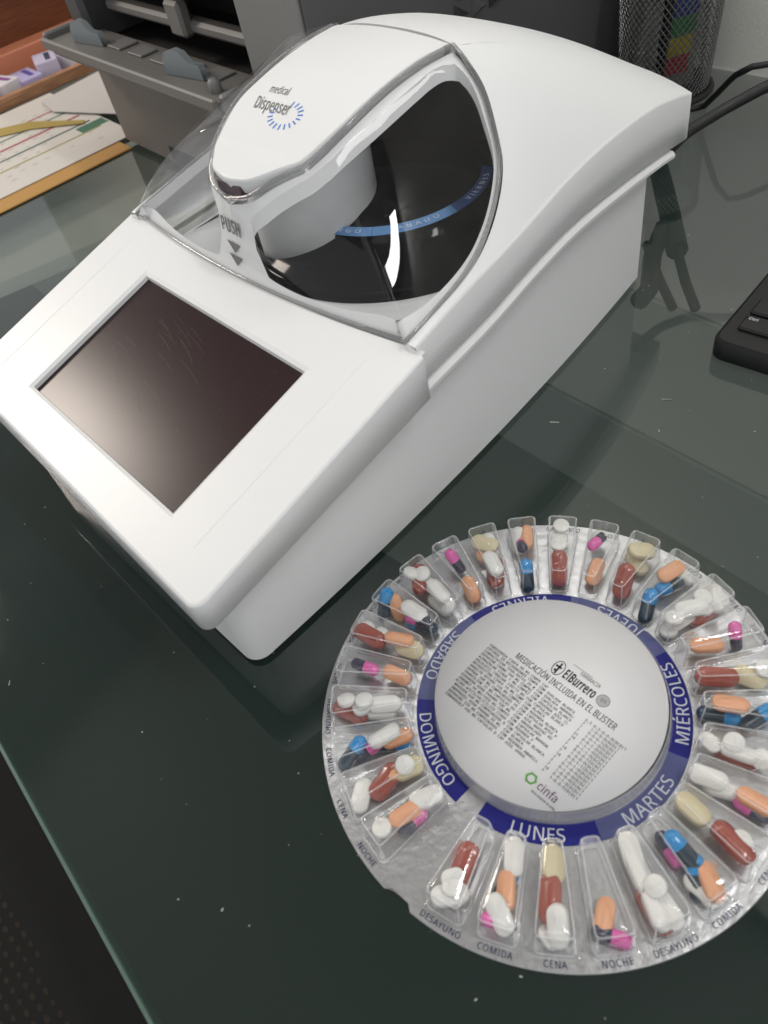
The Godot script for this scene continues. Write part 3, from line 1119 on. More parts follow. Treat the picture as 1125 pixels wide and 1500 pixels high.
func label_sheet(d: Node3D) -> void:
	var paper := mat("paper", lin(0.80, 0.79, 0.80), 0.75)
	var st := begin()
	lathe(st, [Vector2(0.0550, 0.0150), Vector2(0.0550, 0.0163), Vector2(0.0, 0.0163)], 120)
	var s := part("label_sheet", done(st), paper, d, Transform3D(Basis(Vector3.UP, deg_to_rad(-57.0)), Vector3(-0.0006, -0.0042, -0.0006)))
	var ink := mat("label_ink", lin(0.022, 0.022, 0.026), 0.8)
	var grey := mat("label_grey", lin(0.16, 0.16, 0.165), 0.7)
	var mono := font("Droid Sans Mono")
	var put := func(txt: String, x0: float, x1: float, y: float, cap: float, f: Font, m: Material, called: String) -> void:
		var t := text_mesh(txt, cap, f, 0.00006)
		var w := f.get_string_size(txt, HORIZONTAL_ALIGNMENT_LEFT, -1, 48).x * cap / 34.5
		var sx := (x1 - x0) / w
		part(called, t, m, s, Transform3D(flat() * Basis.from_scale(Vector3(sx, 1, 1)), Vector3((x0 + x1) / 2, 0.01645, -y)))
	put.call("MEDICACIÓN INCLUIDA EN EL BLISTER", -0.0255, 0.0335, 0.0072, 0.0036, font(), ink, "title_line")
	put.call("FARMACIA", 0.0045, 0.0160, 0.0195, 0.0022, font(), grey, "pharmacy_word")
	put.call("ElBurrero", -0.0015, 0.0168, 0.0145, 0.0054, font("Droid Sans", true), ink, "pharmacy_name")
	put.call("1/1", 0.0195, 0.0228, 0.0145, 0.0019, font(), ink, "page_number")
	var dr := ["FUROSEMIDA CINFA 40 MG COMPR CAP", "EUTIROX 50 MICROGRAMOS COMPR COM OVALADA BLANCA", "SIMVASTATINA TEVA-RATIO 20 M COM OVALADA AMARANJ", "DEPAKINE CRONO 300 MG COMPRI COM CAPSULAR BLANCA", "ALPRAZOLAM STADA 1 MG COMPRI COM REDONDA AZUL CL", "DOLOCATIL CODEINA 500/15 MG COM CAPSULAR BLANCA", "BETAHISTINA CINFA 16 MG COMP COM BLANCA", "XARELTO RETARD 150 MG COMPRI COM REDONDA BLANCA", "DEPRAX 100 MG COMPRIMIDOS RE COM CAPSULAR ROSA P", "TRANXILIUM 15 MG CAPSULAS DU CAP AZUL MARINO RO", "DIOSMINA KERN PHARMA 500 MG  COM AMARANJADO", "JANUMET 50 MG/1000 MG COMPRI COM CAPSULAR MARRON", "ACIDO ACETILSALICILICO STADA COM REDONDA F", "MAVIREN 600 MG COMPRIMIDOS R COM CAPSULAR BLANCA", "OMEPRAZOL KERN PHARMA 20 MG  CAP BLANCA", "DEPAKINE 500 MG COMPRIMIDOS  COM REDONDA AMARILL", "CONDROSULF 400 MG CAPSULAS D CAP AZUL VERDE"]
	var amounts := ["3,5 0,5-0-0-0(D(D(1", "7   1-0-0-0(D(D(1", "7   0-0-0-1(D(D(1", "7   1-0-1-0(D(D(1", "21  0-0-1-0(D(D(1", "14  1-1-1-0(D(D(1", "7   0-1-1-0(D(D(1", "7   0-0-0-1(D(D(1", "14  1-0-0-0(D(D(1", "7   0-0-1-1(D(D(1", "14  1-0-1-0(D(D(1", "7   0-1-0-0(D(D(1", "7   0-1-0-0(D(D(1", "7   1-0-0-0(D(D(1", "14  0-0-1-0(D(D(1", "7   1-0-0-0(D(D(1", "14  0-2-0-0(D(D(1"]
	for i in dr.size():
		var y := 0.0030 - 0.0345 * i / 16.0
		var x0 := -0.0395 + (0.0012 if i > 12 else 0.0)
		put.call(dr[i], x0, x0 + 0.00116 * dr[i].length(), y, 0.0014, mono, ink, "drug_line")
		if i < 16:
			put.call(amounts[i], 0.0205, 0.0205 + 0.00118 * amounts[i].length(), y - 0.0015, 0.0014, mono, ink, "dose_line")
	# round page mark, pharmacy emblem, maker's hexagon
	st = begin()
	lathe(st, [Vector2(0.0033, 0.01640), Vector2(0.0027, 0.01640)], 28, Vector3(0.0211, 0, -0.0145))
	part("page_circle", done(st), grey, s)
	st = begin()
	lathe(st, [Vector2(0.0030, 0.01641), Vector2(0.0, 0.01641)], 28, Vector3(0.0211, 0, -0.0145))
	part("page_disc", done(st), mat("label_pale", lin(0.42, 0.42, 0.43), 0.7), s)
	st = begin()
	var ring := [PackedVector3Array(), PackedVector3Array()]
	for k in 32:
		var t := TAU * k / 32.0
		ring[0].append(Vector3(-0.0052 + 0.0030 * cos(t), 0.01645, -0.0148 - 0.0044 * sin(t)))
		ring[1].append(Vector3(-0.0052 + 0.0026 * cos(t), 0.01645, -0.0148 - 0.0040 * sin(t)))
	grid(st, ring, false, true)
	box(st, Vector3(-0.0056, 0.0164, -0.0180), Vector3(-0.0047, 0.01646, -0.0112), 0.00001)
	box(st, Vector3(-0.0072, 0.0164, -0.0160), Vector3(-0.0038, 0.01646, -0.0150), 0.00001)
	box(st, Vector3(-0.0066, 0.0164, -0.0136), Vector3(-0.0056, 0.01646, -0.0124), 0.00001)
	part("emblem", done(st), ink, s)
	st = begin()
	box(st, Vector3(-0.001, 0.0164, -0.0213), Vector3(0.0105, 0.01646, -0.0211), 0.00001)
	part("rule", done(st), grey, s)
	st = begin()
	lathe(st, [Vector2(0.0030, 0.01645), Vector2(0.0019, 0.01645)], 6, Vector3(0.0198, 0, 0.0372))
	part("hexagon", done(st), mat("label_green", lin(0.10, 0.30, 0.06), 0.6), s)
	var plum := mat("label_plum", lin(0.09, 0.03, 0.09), 0.6)
	put.call("cinfa", 0.0238, 0.0345, -0.0372, 0.0040, font(), plum, "maker_name")
	put.call("Nos mueve la vida", 0.0232, 0.0362, -0.0413, 0.0011, font(), ink, "maker_line")

# ---------------------------------------------------------------- pills
func stadium(l: float, w: float, ins: float, y: float) -> PackedVector3Array:
	var o := PackedVector3Array()
	var r := maxf(w / 2 - ins, 0.0002)
	var h := (l - w) / 2
	for k in 10:
		var t := -PI / 2 + PI * k / 9.0
		o.append(Vector3(h + r * cos(t), y, -r * sin(t)))
	for k in 10:
		var t := PI / 2 + PI * k / 9.0
		o.append(Vector3(-h + r * cos(t), y, -r * sin(t)))
	return o

func tablet(l: float, w: float, h: float, score := false) -> ArrayMesh:
	var st := begin()
	var b := h * 0.24
	var rows := []
	for p in [Vector2(0.94, -0.5), Vector2(0.7, -0.47), Vector2(0.4, -0.38)]:
		rows.append(stadium(l, w, w / 2 * p.x, h * p.y))
	rows.append(stadium(l, w, w * 0.06, -b - h * 0.05))
	rows.append(stadium(l, w, 0.0, -b))
	rows.append(stadium(l, w, 0.0, b))
	rows.append(stadium(l, w, w * 0.06, b + h * 0.05))
	for p in [Vector2(0.4, 0.38), Vector2(0.7, 0.47), Vector2(0.94, 0.5)]:
		rows.append(stadium(l, w, w / 2 * p.x, h * p.y))
	grid(st, rows, false, true)
	fan(st, Vector3(0, h * 0.5, 0), rows[-1])
	fan(st, Vector3(0, -h * 0.5, 0), rows[0], true)
	if score:
		box(st, Vector3(-0.0002, h * 0.44, -w * 0.3), Vector3(0.0002, h * 0.505, w * 0.3), 0.0001)
	return done(st)

func capsule_half(r: float, l: float, sgn: float) -> ArrayMesh:    # a cup along x: open at 0, domed at l
	var st := begin()
	var rows := []
	var xs := [0.0]
	var rs := [r]
	for k in 7:
		var t := PI / 2 * k / 6.0
		xs.append(l - r + r * sin(t))
		rs.append(maxf(r * cos(t), 0.00004))
	for i in xs.size():
		var ring := PackedVector3Array()
		for k in 20:
			var t := TAU * k / 20.0
			ring.append(Vector3(sgn * xs[i], rs[i] * cos(t), rs[i] * sin(t)))
		rows.append(ring)
	grid(st, rows, sgn < 0, true)
	fan(st, Vector3(0, 0, 0), rows[0], sgn < 0)
	return done(st)

func pills() -> void:
	var kinds := {
		"R": ["red-brown oblong tablet", mat("pill_red", lin(0.31, 0.050, 0.026), 0.25), tablet(0.0198, 0.0092, 0.0078)],
		"W": ["white oblong tablet", mat("pill_white", lin(0.78, 0.77, 0.74), 0.45), tablet(0.0165, 0.0084, 0.0064)],
		"o": ["small oval white tablet", M["pill_white"], tablet(0.010, 0.0068, 0.005)],
		"w": ["round white tablet", M["pill_white"], tablet(0.00905, 0.009, 0.0048, true)],
		"A": ["peach oblong tablet", mat("pill_peach", lin(0.76, 0.37, 0.20), 0.42), tablet(0.0160, 0.0076, 0.0060)],
		"C": ["cream oval tablet", mat("pill_cream", lin(0.66, 0.58, 0.38), 0.45), tablet(0.016, 0.0095, 0.006)],
		"B": ["blue capsule with a dark navy body", null, null],
		"P": ["pink and navy capsule", null, null],
	}
	var sky := mat("capsule_blue", lin(0.004, 0.25, 0.60), 0.06)
	var navy := mat("capsule_teal", lin(0.003, 0.028, 0.050), 0.06)
	var pink := mat("capsule_pink", lin(0.72, 0.10, 0.40), 0.12)
	var ink := mat("capsule_navy", lin(0.012, 0.010, 0.045), 0.08)
	for m: StandardMaterial3D in [sky, navy, pink, ink, M["pill_red"]]:
		m.clearcoat_enabled = true
		m.clearcoat = 0.6
		m.clearcoat_roughness = 0.05
	var b_cap := capsule_half(0.0039, 0.0078, 1)
	var b_body := capsule_half(0.00375, 0.0118, -1)
	var p_cap := capsule_half(0.0032, 0.0082, 1)
	var p_body := capsule_half(0.0030, 0.0082, -1)
	var days := ["LUNES", "MARTES", "MIÉRCOLES", "JUEVES", "VIERNES", "SABADO", "DOMINGO"]
	var meals := ["DESAYUNO", "COMIDA", "CENA", "NOCHE"]
	# what lies in each pocket: kind, then distance from the centre, offset across, height (mm), turn and tilt (degrees)
	var table := [
		[["R", 87, -1.0, 7.2, 183, 12], ["o", 95, -1.5, 14.0, -46, 0], ["W", 101, 0.0, 9.5, -53, 0], ["w", 98, 0.2, 14.0, 0, 0]],
		[["B", 84, -0.2, 5.0, 165, 0], ["A", 90, 0.1, 9.5, 192, 0], ["W", 100, -0.1, 11.8, 220, 17], ["P", 102, 0.0, 7.2, -80, 29], ["W", 76, 0.0, 9.5, 193, 0]],
		[["C", 76, 0.0, 9.5, 181, 0], ["R", 90, -1.4, 9.5, 178, 0], ["W", 100, 1.4, 11.8, 183, 29], ["o", 103, -2.2, 5.0, 224, 0]],
		[["A", 96, -0.8, 5.0, 153, 0], ["P", 103, 0.0, 5.0, 64, 0]],
		[["W", 76, 0.0, 9.5, 168, 0], ["W", 84, -1.0, 9.5, 176, 0], ["w", 92, 1.4, 14.0, 0, 0], ["W", 99, -1.9, 9.5, 174, 0], ["W", 100, 2.0, 9.5, 187, 0], ["R", 98, -1.6, 5.0, 186, 0]],
		[["B", 84, 0.6, 11.8, 187, 19], ["B", 94, 0.0, 7.2, 147, 31], ["P", 81, -1.5, 5.0, -8, 0], ["A", 100, 1.5, 9.5, 159, 0], ["W", 100, -1.7, 5.0, 192, 0]],
		[["C", 77, 0.0, 9.5, 173, 0], ["R", 96, -0.9, 9.5, 169, 0], ["w", 98, 1.8, 9.5, 0, 0]],
		[["W", 76, -0.2, 9.5, 188, 0], ["W", 83, -0.1, 5.0, 196, 0], ["A", 96, -0.5, 9.5, 175, 0], ["P", 96, -2.7, 5.0, 172, 0]],
		[["W", 85, -1.0, 9.5, 174, 0], ["w", 94, -1.5, 9.5, 0, 0], ["o", 73, -0.2, 9.5, 148, 0], ["R", 85, -0.6, 5.0, 174, 0], ["w", 82, 0.7, 14.0, 0, 0]],
		[["A", 81, 1.3, 14.0, 176, 0], ["B", 79, -0.5, 5.0, -6, 0], ["B", 95, 0.0, 7.2, 31, 22]],
		[["R", 79, 0.0, 9.5, 169, 0], ["C", 95, 0.0, 5.0, 146, 0], ["w", 102, 1.0, 9.5, 0, 0]],
		[["A", 82, -0.4, 9.5, 161, 0], ["P", 97, -0.9, 9.5, 83, 60]],
		[["W", 102, 0.0, 9.5, 54, 0], ["w", 95, 1.7, 14.0, 0, 0], ["w", 94, -1.3, 9.5, 0, 0], ["o", 104, -1.8, 9.5, 87, 0], ["w", 76, 0.2, 14.0, 0, 0], ["W", 81, 1.0, 7.2, 177, -14], ["W", 86, 0.0, 14.0, 158, 0], ["w", 73, 0.0, 5.0, 0, 0], ["R", 94, -1.7, 5.0, 182, 0]],
		[["A", 96, 1.9, 14.0, 169, 0], ["W", 103, 0.0, 7.2, 107, 33], ["B", 76, 0.0, 9.2, 22, 45], ["B", 91, -0.2, 7.2, 168, 17]],
		[["C", 101, 0.0, 11.8, 132, 21], ["C", 97, 0.5, 5.0, 49, 0], ["w", 97, -0.7, 5.0, 0, 0], ["R", 80, 0.0, 9.2, 11, 29]],
		[["P", 98, 2.2, 11.8, 164, 18], ["w", 103, 2.3, 9.5, 0, 0], ["A", 81, -1.3, 7.2, -5, 16]],
		[["w", 104, 0.8, 14.0, 0, 0], ["w", 98, 1.2, 10.5, 0, 0], ["w", 91, 1.5, 14.0, 0, 0], ["R", 78, 0.4, 9.2, 3, 29]],
		[["W", 100, 2.4, 7.2, -2, 16], ["A", 100, -2.0, 9.5, -6, 0], ["P", 95, 1.2, 9.5, -2, -31], ["B", 76, 1.1, 9.2, -2, 48]],
		[["C", 101, 0.0, 9.5, 52, 0], ["w", 103, -2.2, 9.5, 0, 0], ["A", 100, 2.5, 5.0, -7, 0], ["W", 83, 0.9, 14.0, 4, 0], ["R", 83, 0.0, 5.0, -17, 0]],
		[["P", 97, -1.6, 9.5, 16, 43], ["A", 77, -0.3, 7.2, -8, 17]],
		[["R", 99, 0.0, 9.5, -35, 0], ["w", 98, -1.9, 14.0, 0, 0], ["w", 103, 2.2, 14.0, 0, 0], ["w", 94, -0.7, 9.5, 0, 0], ["W", 83, -0.7, 14.0, -8, 0], ["W", 81, 1.0, 5.0, 2, 0], ["w", 75, 0.2, 9.5, 0, 0]],
		[["B", 104, 0.0, 9.5, -80, 55], ["A", 97, -1.1, 7.2, -30, 39], ["W", 84, -1.1, 14.0, -4, 0], ["P", 80, 1.0, 11.8, 11, -15], ["B", 82, -0.2, 5.0, 9, 0]],
		[["w", 103, -2.3, 9.5, 0, 0], ["R", 99, 1.0, 9.5, -10, 0], ["A", 82, -1.0, 14.0, 9, 0], ["w", 94, -1.5, 9.5, 0, 0], ["C", 76, 0.0, 9.5, 2, 0]],
		[["P", 95, -2.2, 9.5, 168, 0], ["A", 77, -0.3, 9.5, -14, 0]],
		[["w", 100, -2.0, 14.0, 0, 0], ["w", 91, -1.4, 14.0, 0, 0], ["w", 93, 0.4, 9.5, 0, 0], ["R", 99, 0.0, 5.0, -27, 0], ["W", 81, -0.9, 9.5, 2, 0], ["W", 84, 1.0, 5.0, -4, 0]],
		[["W", 82, 0.0, 14.0, 18, 0], ["B", 98, 0.0, 7.2, 214, 23], ["P", 91, 1.7, 7.2, 196, 22], ["A", 76, 0.7, 9.5, 7, 0], ["B", 78, 0.6, 5.0, 173, 0]],
		[["R", 88, 0.0, 7.2, 202, 16], ["A", 79, -0.7, 9.5, -6, 0], ["C", 76, 0.0, 9.5, -3, 0], ["w", 77, -0.3, 14.0, 0, 0], ["W", 101, 0.0, 5.0, 233, 0]],
		[["A", 88, -0.3, 9.5, -8, 0], ["P", 87, 2.6, 5.0, 180, 0], ["W", 76, 0.0, 9.5, -17, 0], ["w", 100, -2.0, 9.5, 0, 0]],
	]
	for k in table.size():
		var th := deg_to_rad(-132.75 + 12.5 * k)
		var where: String = days[k / 4] + " " + meals[k % 4]
		for it: Array in table[k]:
			var alike := []
			for o: Array in table[k]:
				if o[0] == it[0]:
					alike.append(o[1] + 0.01 * o[2])
			alike.sort()
			var say := ""
			var rank := alike.find(it[1] + 0.01 * it[2])
			if alike.size() == 2:
				say = ["nearer the hub", "nearer the rim"][rank]
			elif alike.size() >= 3:
				say = "nearest the hub" if rank == 0 else "nearest the rim" if rank == alike.size() - 1 else "between two alike" if alike.size() == 3 else ["second from the hub", "third from the hub", "fourth from the hub"][rank - 1]
			var label: String = kinds[it[0]][0] + " in the " + where + " pocket" + (", " + say if say != "" else "")
			var er := Vector3(cos(th), 0, -sin(th))
			var et := Vector3(-sin(th), 0, -cos(th))
			var yaw := deg_to_rad(it[4])
			var pit := deg_to_rad(it[5])
			var x := (er * cos(yaw) + et * sin(yaw)) * cos(pit) + Vector3.UP * sin(pit)
			var z := x.cross(Vector3.UP).normalized()
			var y := z.cross(x).normalized()
			var at: Vector3 = DISC + er * it[1] * 0.001 + et * it[2] * 0.001 + Vector3.UP * it[3] * 0.001
			var xf := Transform3D(Basis(x, y, z), at)
			var o: Node3D
			if it[0] == "B" or it[0] == "P":
				o = Node3D.new()
				o.name = numbered("capsule")
				add_child(o)
				var bb: bool = it[0] == "B"
				part("cap", b_cap if bb else p_cap, sky if bb else pink, o)
				part("body", b_body if bb else p_body, navy if bb else ink, o)
				o.transform = xf
			else:
				# tablets lean a little, as they have fallen
				xf.basis = xf.basis * Basis(Vector3.RIGHT, rng.randf_range(-0.5, 0.5))
				o = part(numbered("tablet"), kinds[it[0]][2], kinds[it[0]][1], self, xf)
			tag(o, label, "pill", "pills in the blister pockets")

# ---------------------------------------------------------------- printer (in the wall's frame: x to the right, z towards the desk's front)
func printer() -> void:
	var d := thing("laser_printer", "dark grey laser printer with its front paper tray folded open", "printer")
	d.transform = frame(PRN)
	var body := mat("printer_grey", lin(0.15, 0.136, 0.122), 0.55)
	body.normal_enabled = true
	body.normal_texture = noise_tex(0.3, 21, true, 2.0)
	body.normal_scale = 0.12
	body.uv1_triplanar = true
	body.uv1_scale = Vector3.ONE * 25.0
	var mid := mat("printer_mid", lin(0.19, 0.187, 0.184), 0.5)
	var dark := mat("printer_dark", lin(0.065, 0.065, 0.068), 0.55)
	var void_m := mat("printer_inside", lin(0.02, 0.017, 0.016), 0.6)
	var tray_m := mat("tray_grey", lin(0.16, 0.152, 0.142), 0.5)
	var blue := mat("guide_blue_grey", lin(0.21, 0.235, 0.25), 0.45)
	part("cassette", box_mesh(Vector3(0, 0.004, -0.385), Vector3(0.415, 0.112, 0), 0.003), body, d)
	part("cassette_grip", box_mesh(Vector3(0.122, 0.004, -0.01), Vector3(0.22, 0.027, 0.0012), 0.0006), M["black_plastic"], d)
	part("side_wall", box_mesh(Vector3(0.349, 0.1125, -0.385), Vector3(0.428, 0.33, 0.004), 0.006), mid, d)
	part("side_wall", box_mesh(Vector3(-0.004, 0.1125, -0.385), Vector3(0.036, 0.33, 0.004), 0.006), dark, d)
	part("rear_housing", box_mesh(Vector3(0.036, 0.1125, -0.385), Vector3(0.349, 0.33, -0.12), 0.002), void_m, d)
	part("top_cover", box_mesh(Vector3(0.036, 0.195, -0.12), Vector3(0.349, 0.33, 0.003), 0.004), mid, d)
	part("side_panel", box_mesh(Vector3(0.4281, 0.006, -0.39), Vector3(0.4315, 0.33, -0.006), 0.001), dark, d)
	for i in 3:
		for j in 7:
			var st := begin()
			var z := -0.150 - 0.021 * j - 0.004 * i
			var y := 0.131 + 0.017 * i
			fresh(st)
			var a := Vector3(0.4316, y, z)
			var b := Vector3(0.4316, y + 0.015, z - 0.002)
			var c := Vector3(0.4316, y + 0.004, z - 0.019)
			var t := Vector3(0.4266, y + 0.004, z - 0.006)
			var t2 := Vector3(0.4375, y + 0.006, z - 0.007)
			tri(st, a, b, t2)
			fresh(st)
			tri(st, b, c, t2)
			fresh(st)
			tri(st, c, a, t2)
			part("louver", done(st), dark if (i + j) % 2 else M["black_plastic"], d)
	# inside the tray opening
	part("roller_bar", box_mesh(Vector3(0.045, 0.1420, -0.035), Vector3(0.342, 0.1530, -0.02), 0.003), tray_m, d)
	part("roller_tab", box_mesh(Vector3(0.195, 0.1400, -0.025), Vector3(0.222, 0.1700, -0.012), 0.003), tray_m, d)
	part("slot_floor", box_mesh(Vector3(0.036, 0.1126, -0.119), Vector3(0.349, 0.116, 0.002), 0.001), void_m, d)
	# the folded-open tray
	var tray := part("paper_tray", box_mesh(Vector3(-0.002, 0.121, -0.012), Vector3(0.3480, 0.127, 0.040), 0.0015), tray_m, d)
	part("tray_lip", box_mesh(Vector3(-0.004, 0.1205, 0.0402), Vector3(0.3500, 0.1315, 0.0450), 0.0015), tray_m, tray)
	part("tray_lower_lip", box_mesh(Vector3(0.0, 0.1135, 0.030), Vector3(0.346, 0.1198, 0.038), 0.001), body, tray)
	part("tray_end", box_mesh(Vector3(0.3485, 0.119, -0.01), Vector3(0.3560, 0.1335, 0.0385), 0.002), mid, tray)
	part("tray_end", box_mesh(Vector3(-0.012, 0.119, 0.0), Vector3(-0.0045, 0.1335, 0.0385), 0.002), mid, tray)
	var pst := begin()
	lathe(pst, [Vector2(0.0055, 0.127), Vector2(0.0055, 0.135), Vector2(0.004, 0.1375), Vector2(0, 0.138)], 16, Vector3(0.325, 0, 0.026))
	part("tray_knob", done(pst), mid, tray)
	for k in 5:
		part("tray_rib", box_mesh(Vector3(0.10 + 0.045 * k, 0.1272, -0.006 + 0.003 * (k % 2)), Vector3(0.128 + 0.045 * k, 0.1292, 0.016), 0.0006), mid, tray)
	for gx: float in [0.058, 0.255]:
		var st := begin()
		var prof := PackedVector2Array([Vector2(-0.016, 0.0), Vector2(-0.014, 0.012), Vector2(-0.008, 0.019), Vector2(0.004, 0.022), Vector2(0.014, 0.020), Vector2(0.022, 0.013), Vector2(0.036, 0.012), Vector2(0.038, 0.0)])
		var fa := PackedVector3Array()
		var fb := PackedVector3Array()
		for p in prof:
			fa.append(Vector3(gx + p.x, 0.1275 + p.y, 0.024 - p.x * 0.15))
			fb.append(Vector3(gx + p.x, 0.1275 + p.y, 0.018 - p.x * 0.15))
		grid(st, [fa, fb], false, true)
		fan(st, Vector3(gx + 0.008, 0.135, 0.023), fa)
		fan(st, Vector3(gx + 0.008, 0.135, 0.017), fb, true)
		part("paper_guide", done(st), blue, tray)

# ---------------------------------------------------------------- the things around
func clutter() -> void:
	pencil_cup()
	cables()
	keyboard()
	papers()
	organizer()
	chair()

func pencil_cup() -> void:
	var at := Vector3(0.386, 0, -0.7846)
	var d := thing("pencil_cup", "black wire mesh pencil cup behind the dispenser", "pencil cup", at)
	var m := mat("mesh_metal", lin(0.20, 0.20, 0.20), 0.25, 0.9)
	var h := 0.115
	var st := begin()
	var n := 52
	for dirn: float in [-1.0, 1.0]:
		for i in n:
			var pts := PackedVector3Array()
			for k in 25:
				var y := h * k / 24.0
				var t := TAU * i / n + dirn * y * 17.0
				var r := 0.0435 + 0.006 * y / h
				pts.append(Vector3(r * cos(t), y + 0.002, r * sin(t)))
			tube(st, pts, 0.00065, 5)
	part("mesh_side", done(st), m, d).set_meta("kind", "stuff")
	st = begin()
	lathe(st, [Vector2(0.049, 0.0), Vector2(0.050, 0.002), Vector2(0.049, 0.0045), Vector2(0.0435, 0.006), Vector2(0.0425, 0.003), Vector2(0.0, 0.003)], 64)
	part("base", done(st), M["black_plastic"], d)
	st = begin()
	lathe(st, [Vector2(0.0485, h - 0.003), Vector2(0.0505, h), Vector2(0.0508, h + 0.005), Vector2(0.0495, h + 0.007), Vector2(0.048, h + 0.004)], 64)
	part("rim", done(st), M["black_plastic"], d)
	# what stands in it
	var card := thing("colour_card", "card with blue, green, yellow and red bands inside the mesh cup", "card", at + Vector3(0.006, 0.004, 0.012), deg_to_rad(8))
	var cols := [lin(0.35, 0.02, 0.025), lin(0.40, 0.33, 0.02), lin(0.02, 0.16, 0.04), lin(0.02, 0.035, 0.16)]
	for i in 4:
		part("colour_band", box_mesh(Vector3(-0.014 + 0.002 * i, 0.014 + 0.017 * i, -0.0006), Vector3(0.013 + 0.002 * i, 0.0308 + 0.017 * i, 0.0006), 0.0002), mat("card_%d" % i, cols[i], 0.5), card)
	part("card_back", box_mesh(Vector3(-0.017, 0.0, -0.0014), Vector3(0.022, 0.11, -0.0008), 0.0003), mat("card_back", lin(0.22, 0.22, 0.21), 0.6), card)
	var st2 := begin()
	tube(st2, PackedVector3Array([Vector3(0, 0, 0), Vector3(0.003, 0.075, 0.004), Vector3(0.005, 0.15, 0.006)]), 0.0048, 12)
	var pen := part("pen", done(st2), M["black_plastic"], self, Transform3D(Basis.IDENTITY, at + Vector3(-0.016, 0.006, 0.02)))
	tag(pen, "thick black pen standing in the mesh cup", "pen")

func spline(pts: Array, n := 40) -> PackedVector3Array:
	var c := Curve3D.new()
	for i in pts.size():
		var a: Vector3 = pts[maxi(i - 1, 0)]
		var b: Vector3 = pts[mini(i + 1, pts.size() - 1)]
		var t := (b - a) / 6.0
		c.add_point(pts[i], -t, t)
	var o := PackedVector3Array()
	for i in n + 1:
		o.append(c.sample_baked(c.get_baked_length() * i / n))
	return o

func cables() -> void:
	var st := begin()
	tube(st, spline([Vector3(0.245, 0.080, -0.500), Vector3(0.279, 0.085, -0.524), Vector3(0.312, 0.09, -0.534), Vector3(0.342, 0.1, -0.532), Vector3(0.42, 0.11, -0.52), Vector3(0.6, 0.06, -0.5)]), 0.0042, 10)
	tag(part("power_cable", done(st), M["black_rubber"], self), "thick black cable running from the back of the dispenser", "cable")
	st = begin()
	tube(st, spline([Vector3(0.33, 0.004, -0.73), Vector3(0.389, 0.012, -0.703), Vector3(0.391, 0.03, -0.685), Vector3(0.394, 0.05, -0.667), Vector3(0.401, 0.06, -0.654), Vector3(0.414, 0.06, -0.651), Vector3(0.5, 0.05, -0.66), Vector3(0.6, 0.02, -0.66)]), 0.0028, 8)
	tag(part("thin_cable", done(st), M["black_rubber"], self), "thin black cable arching past the foot of the mesh cup", "cable")
	st = begin()
	tube(st, spline([Vector3(0.376, 0.003, -0.93), Vector3(0.371, 0.005, -0.907), Vector3(0.360, 0.04, -0.865), Vector3(0.349, 0.08, -0.823), Vector3(0.33, 0.16, -0.80)]), 0.0045, 8)
	tag(part("upright_cable", done(st), M["black_rubber"], self), "black cable leaning up beside the printer, left of the cup", "cable")
	# plugs that hang under the glass
	var lead := thing("plug_leads", "dark plugs with prongs seen through the glass below the power cable", "plug")
	var pm := mat("plug_grey", lin(0.012, 0.016, 0.015), 0.6)
	st = begin()
	tube(st, spline([Vector3(0.36, -0.05, -0.72), Vector3(0.335, -0.05, -0.64), Vector3(0.315, -0.05, -0.58)]), 0.010, 10)
	part("plug_body", done(st), pm, lead)
	st = begin()
	tube(st, PackedVector3Array([Vector3(0.315, -0.05, -0.58), Vector3(0.300, -0.05, -0.53), Vector3(0.292, -0.05, -0.495)]), 0.0045, 8)
	part("prong", done(st), pm, lead)
	st = begin()
	tube(st, PackedVector3Array([Vector3(0.295, -0.05, -0.60), Vector3(0.283, -0.05, -0.545), Vector3(0.276, -0.05, -0.503)]), 0.0042, 8)
	part("prong", done(st), pm, lead)
	st = begin()
	tube(st, spline([Vector3(0.32, -0.05, -0.62), Vector3(0.292, -0.05, -0.58), Vector3(0.270, -0.05, -0.535), Vector3(0.255, -0.05, -0.522)]), 0.008, 10)
	part("plug_body", done(st), pm, lead)

func keyboard() -> void:
	var d := thing("keyboard", "corner of a black keyboard beside the dispenser", "keyboard", Vector3(0.2385, 0, -0.3800), deg_to_rad(38.4))
	# x runs away from the viewer along its left end, z to the right along its front edge
	var o := PackedVector2Array()
	var w := 0.15
	var l := 0.42
	for c in [[0.010, 0.010, PI, 1.5 * PI], [w - 0.01, 0.010, 1.5 * PI, TAU], [w - 0.01, l - 0.01, 0.0, 0.5 * PI], [0.01, l - 0.01, 0.5 * PI, PI]]:
		for k in 7:
			var t: float = lerpf(c[2], c[3], k / 6.0)
			o.append(Vector2(c[0] + 0.01 * cos(t), c[1] + 0.01 * sin(t)))
	var st := begin()
	prism(st, o, 0.002, 0.016, 0.0025)
	part("case", done(st), mat("keyboard_black", lin(0.007, 0.007, 0.008), 0.42), d)
	var ks := [[0.017, 0.010, 0.016, 0.028], [0.017, 0.040, 0.016, 0.022], [0.036, 0.010, 0.016, 0.022], [0.036, 0.034, 0.016, 0.016]]
	for k: Array in ks:
		part("key", box_mesh(Vector3(k[0], 0.0145, k[1]), Vector3(k[0] + k[2], 0.0185, k[1] + k[3]), 0.0012), mat("key_black", lin(0.010, 0.010, 0.011), 0.4), d)
	part("key_legend", text_mesh("Ctrl", 0.0026, font("Droid Sans", true)), mat("legend", lin(0.6, 0.6, 0.6), 0.6), d, Transform3D(Basis(Vector3(0, 0, 1), Vector3(1, 0, 0), Vector3(0, 1, 0)), Vector3(0.0285, 0.0187, 0.0158)))

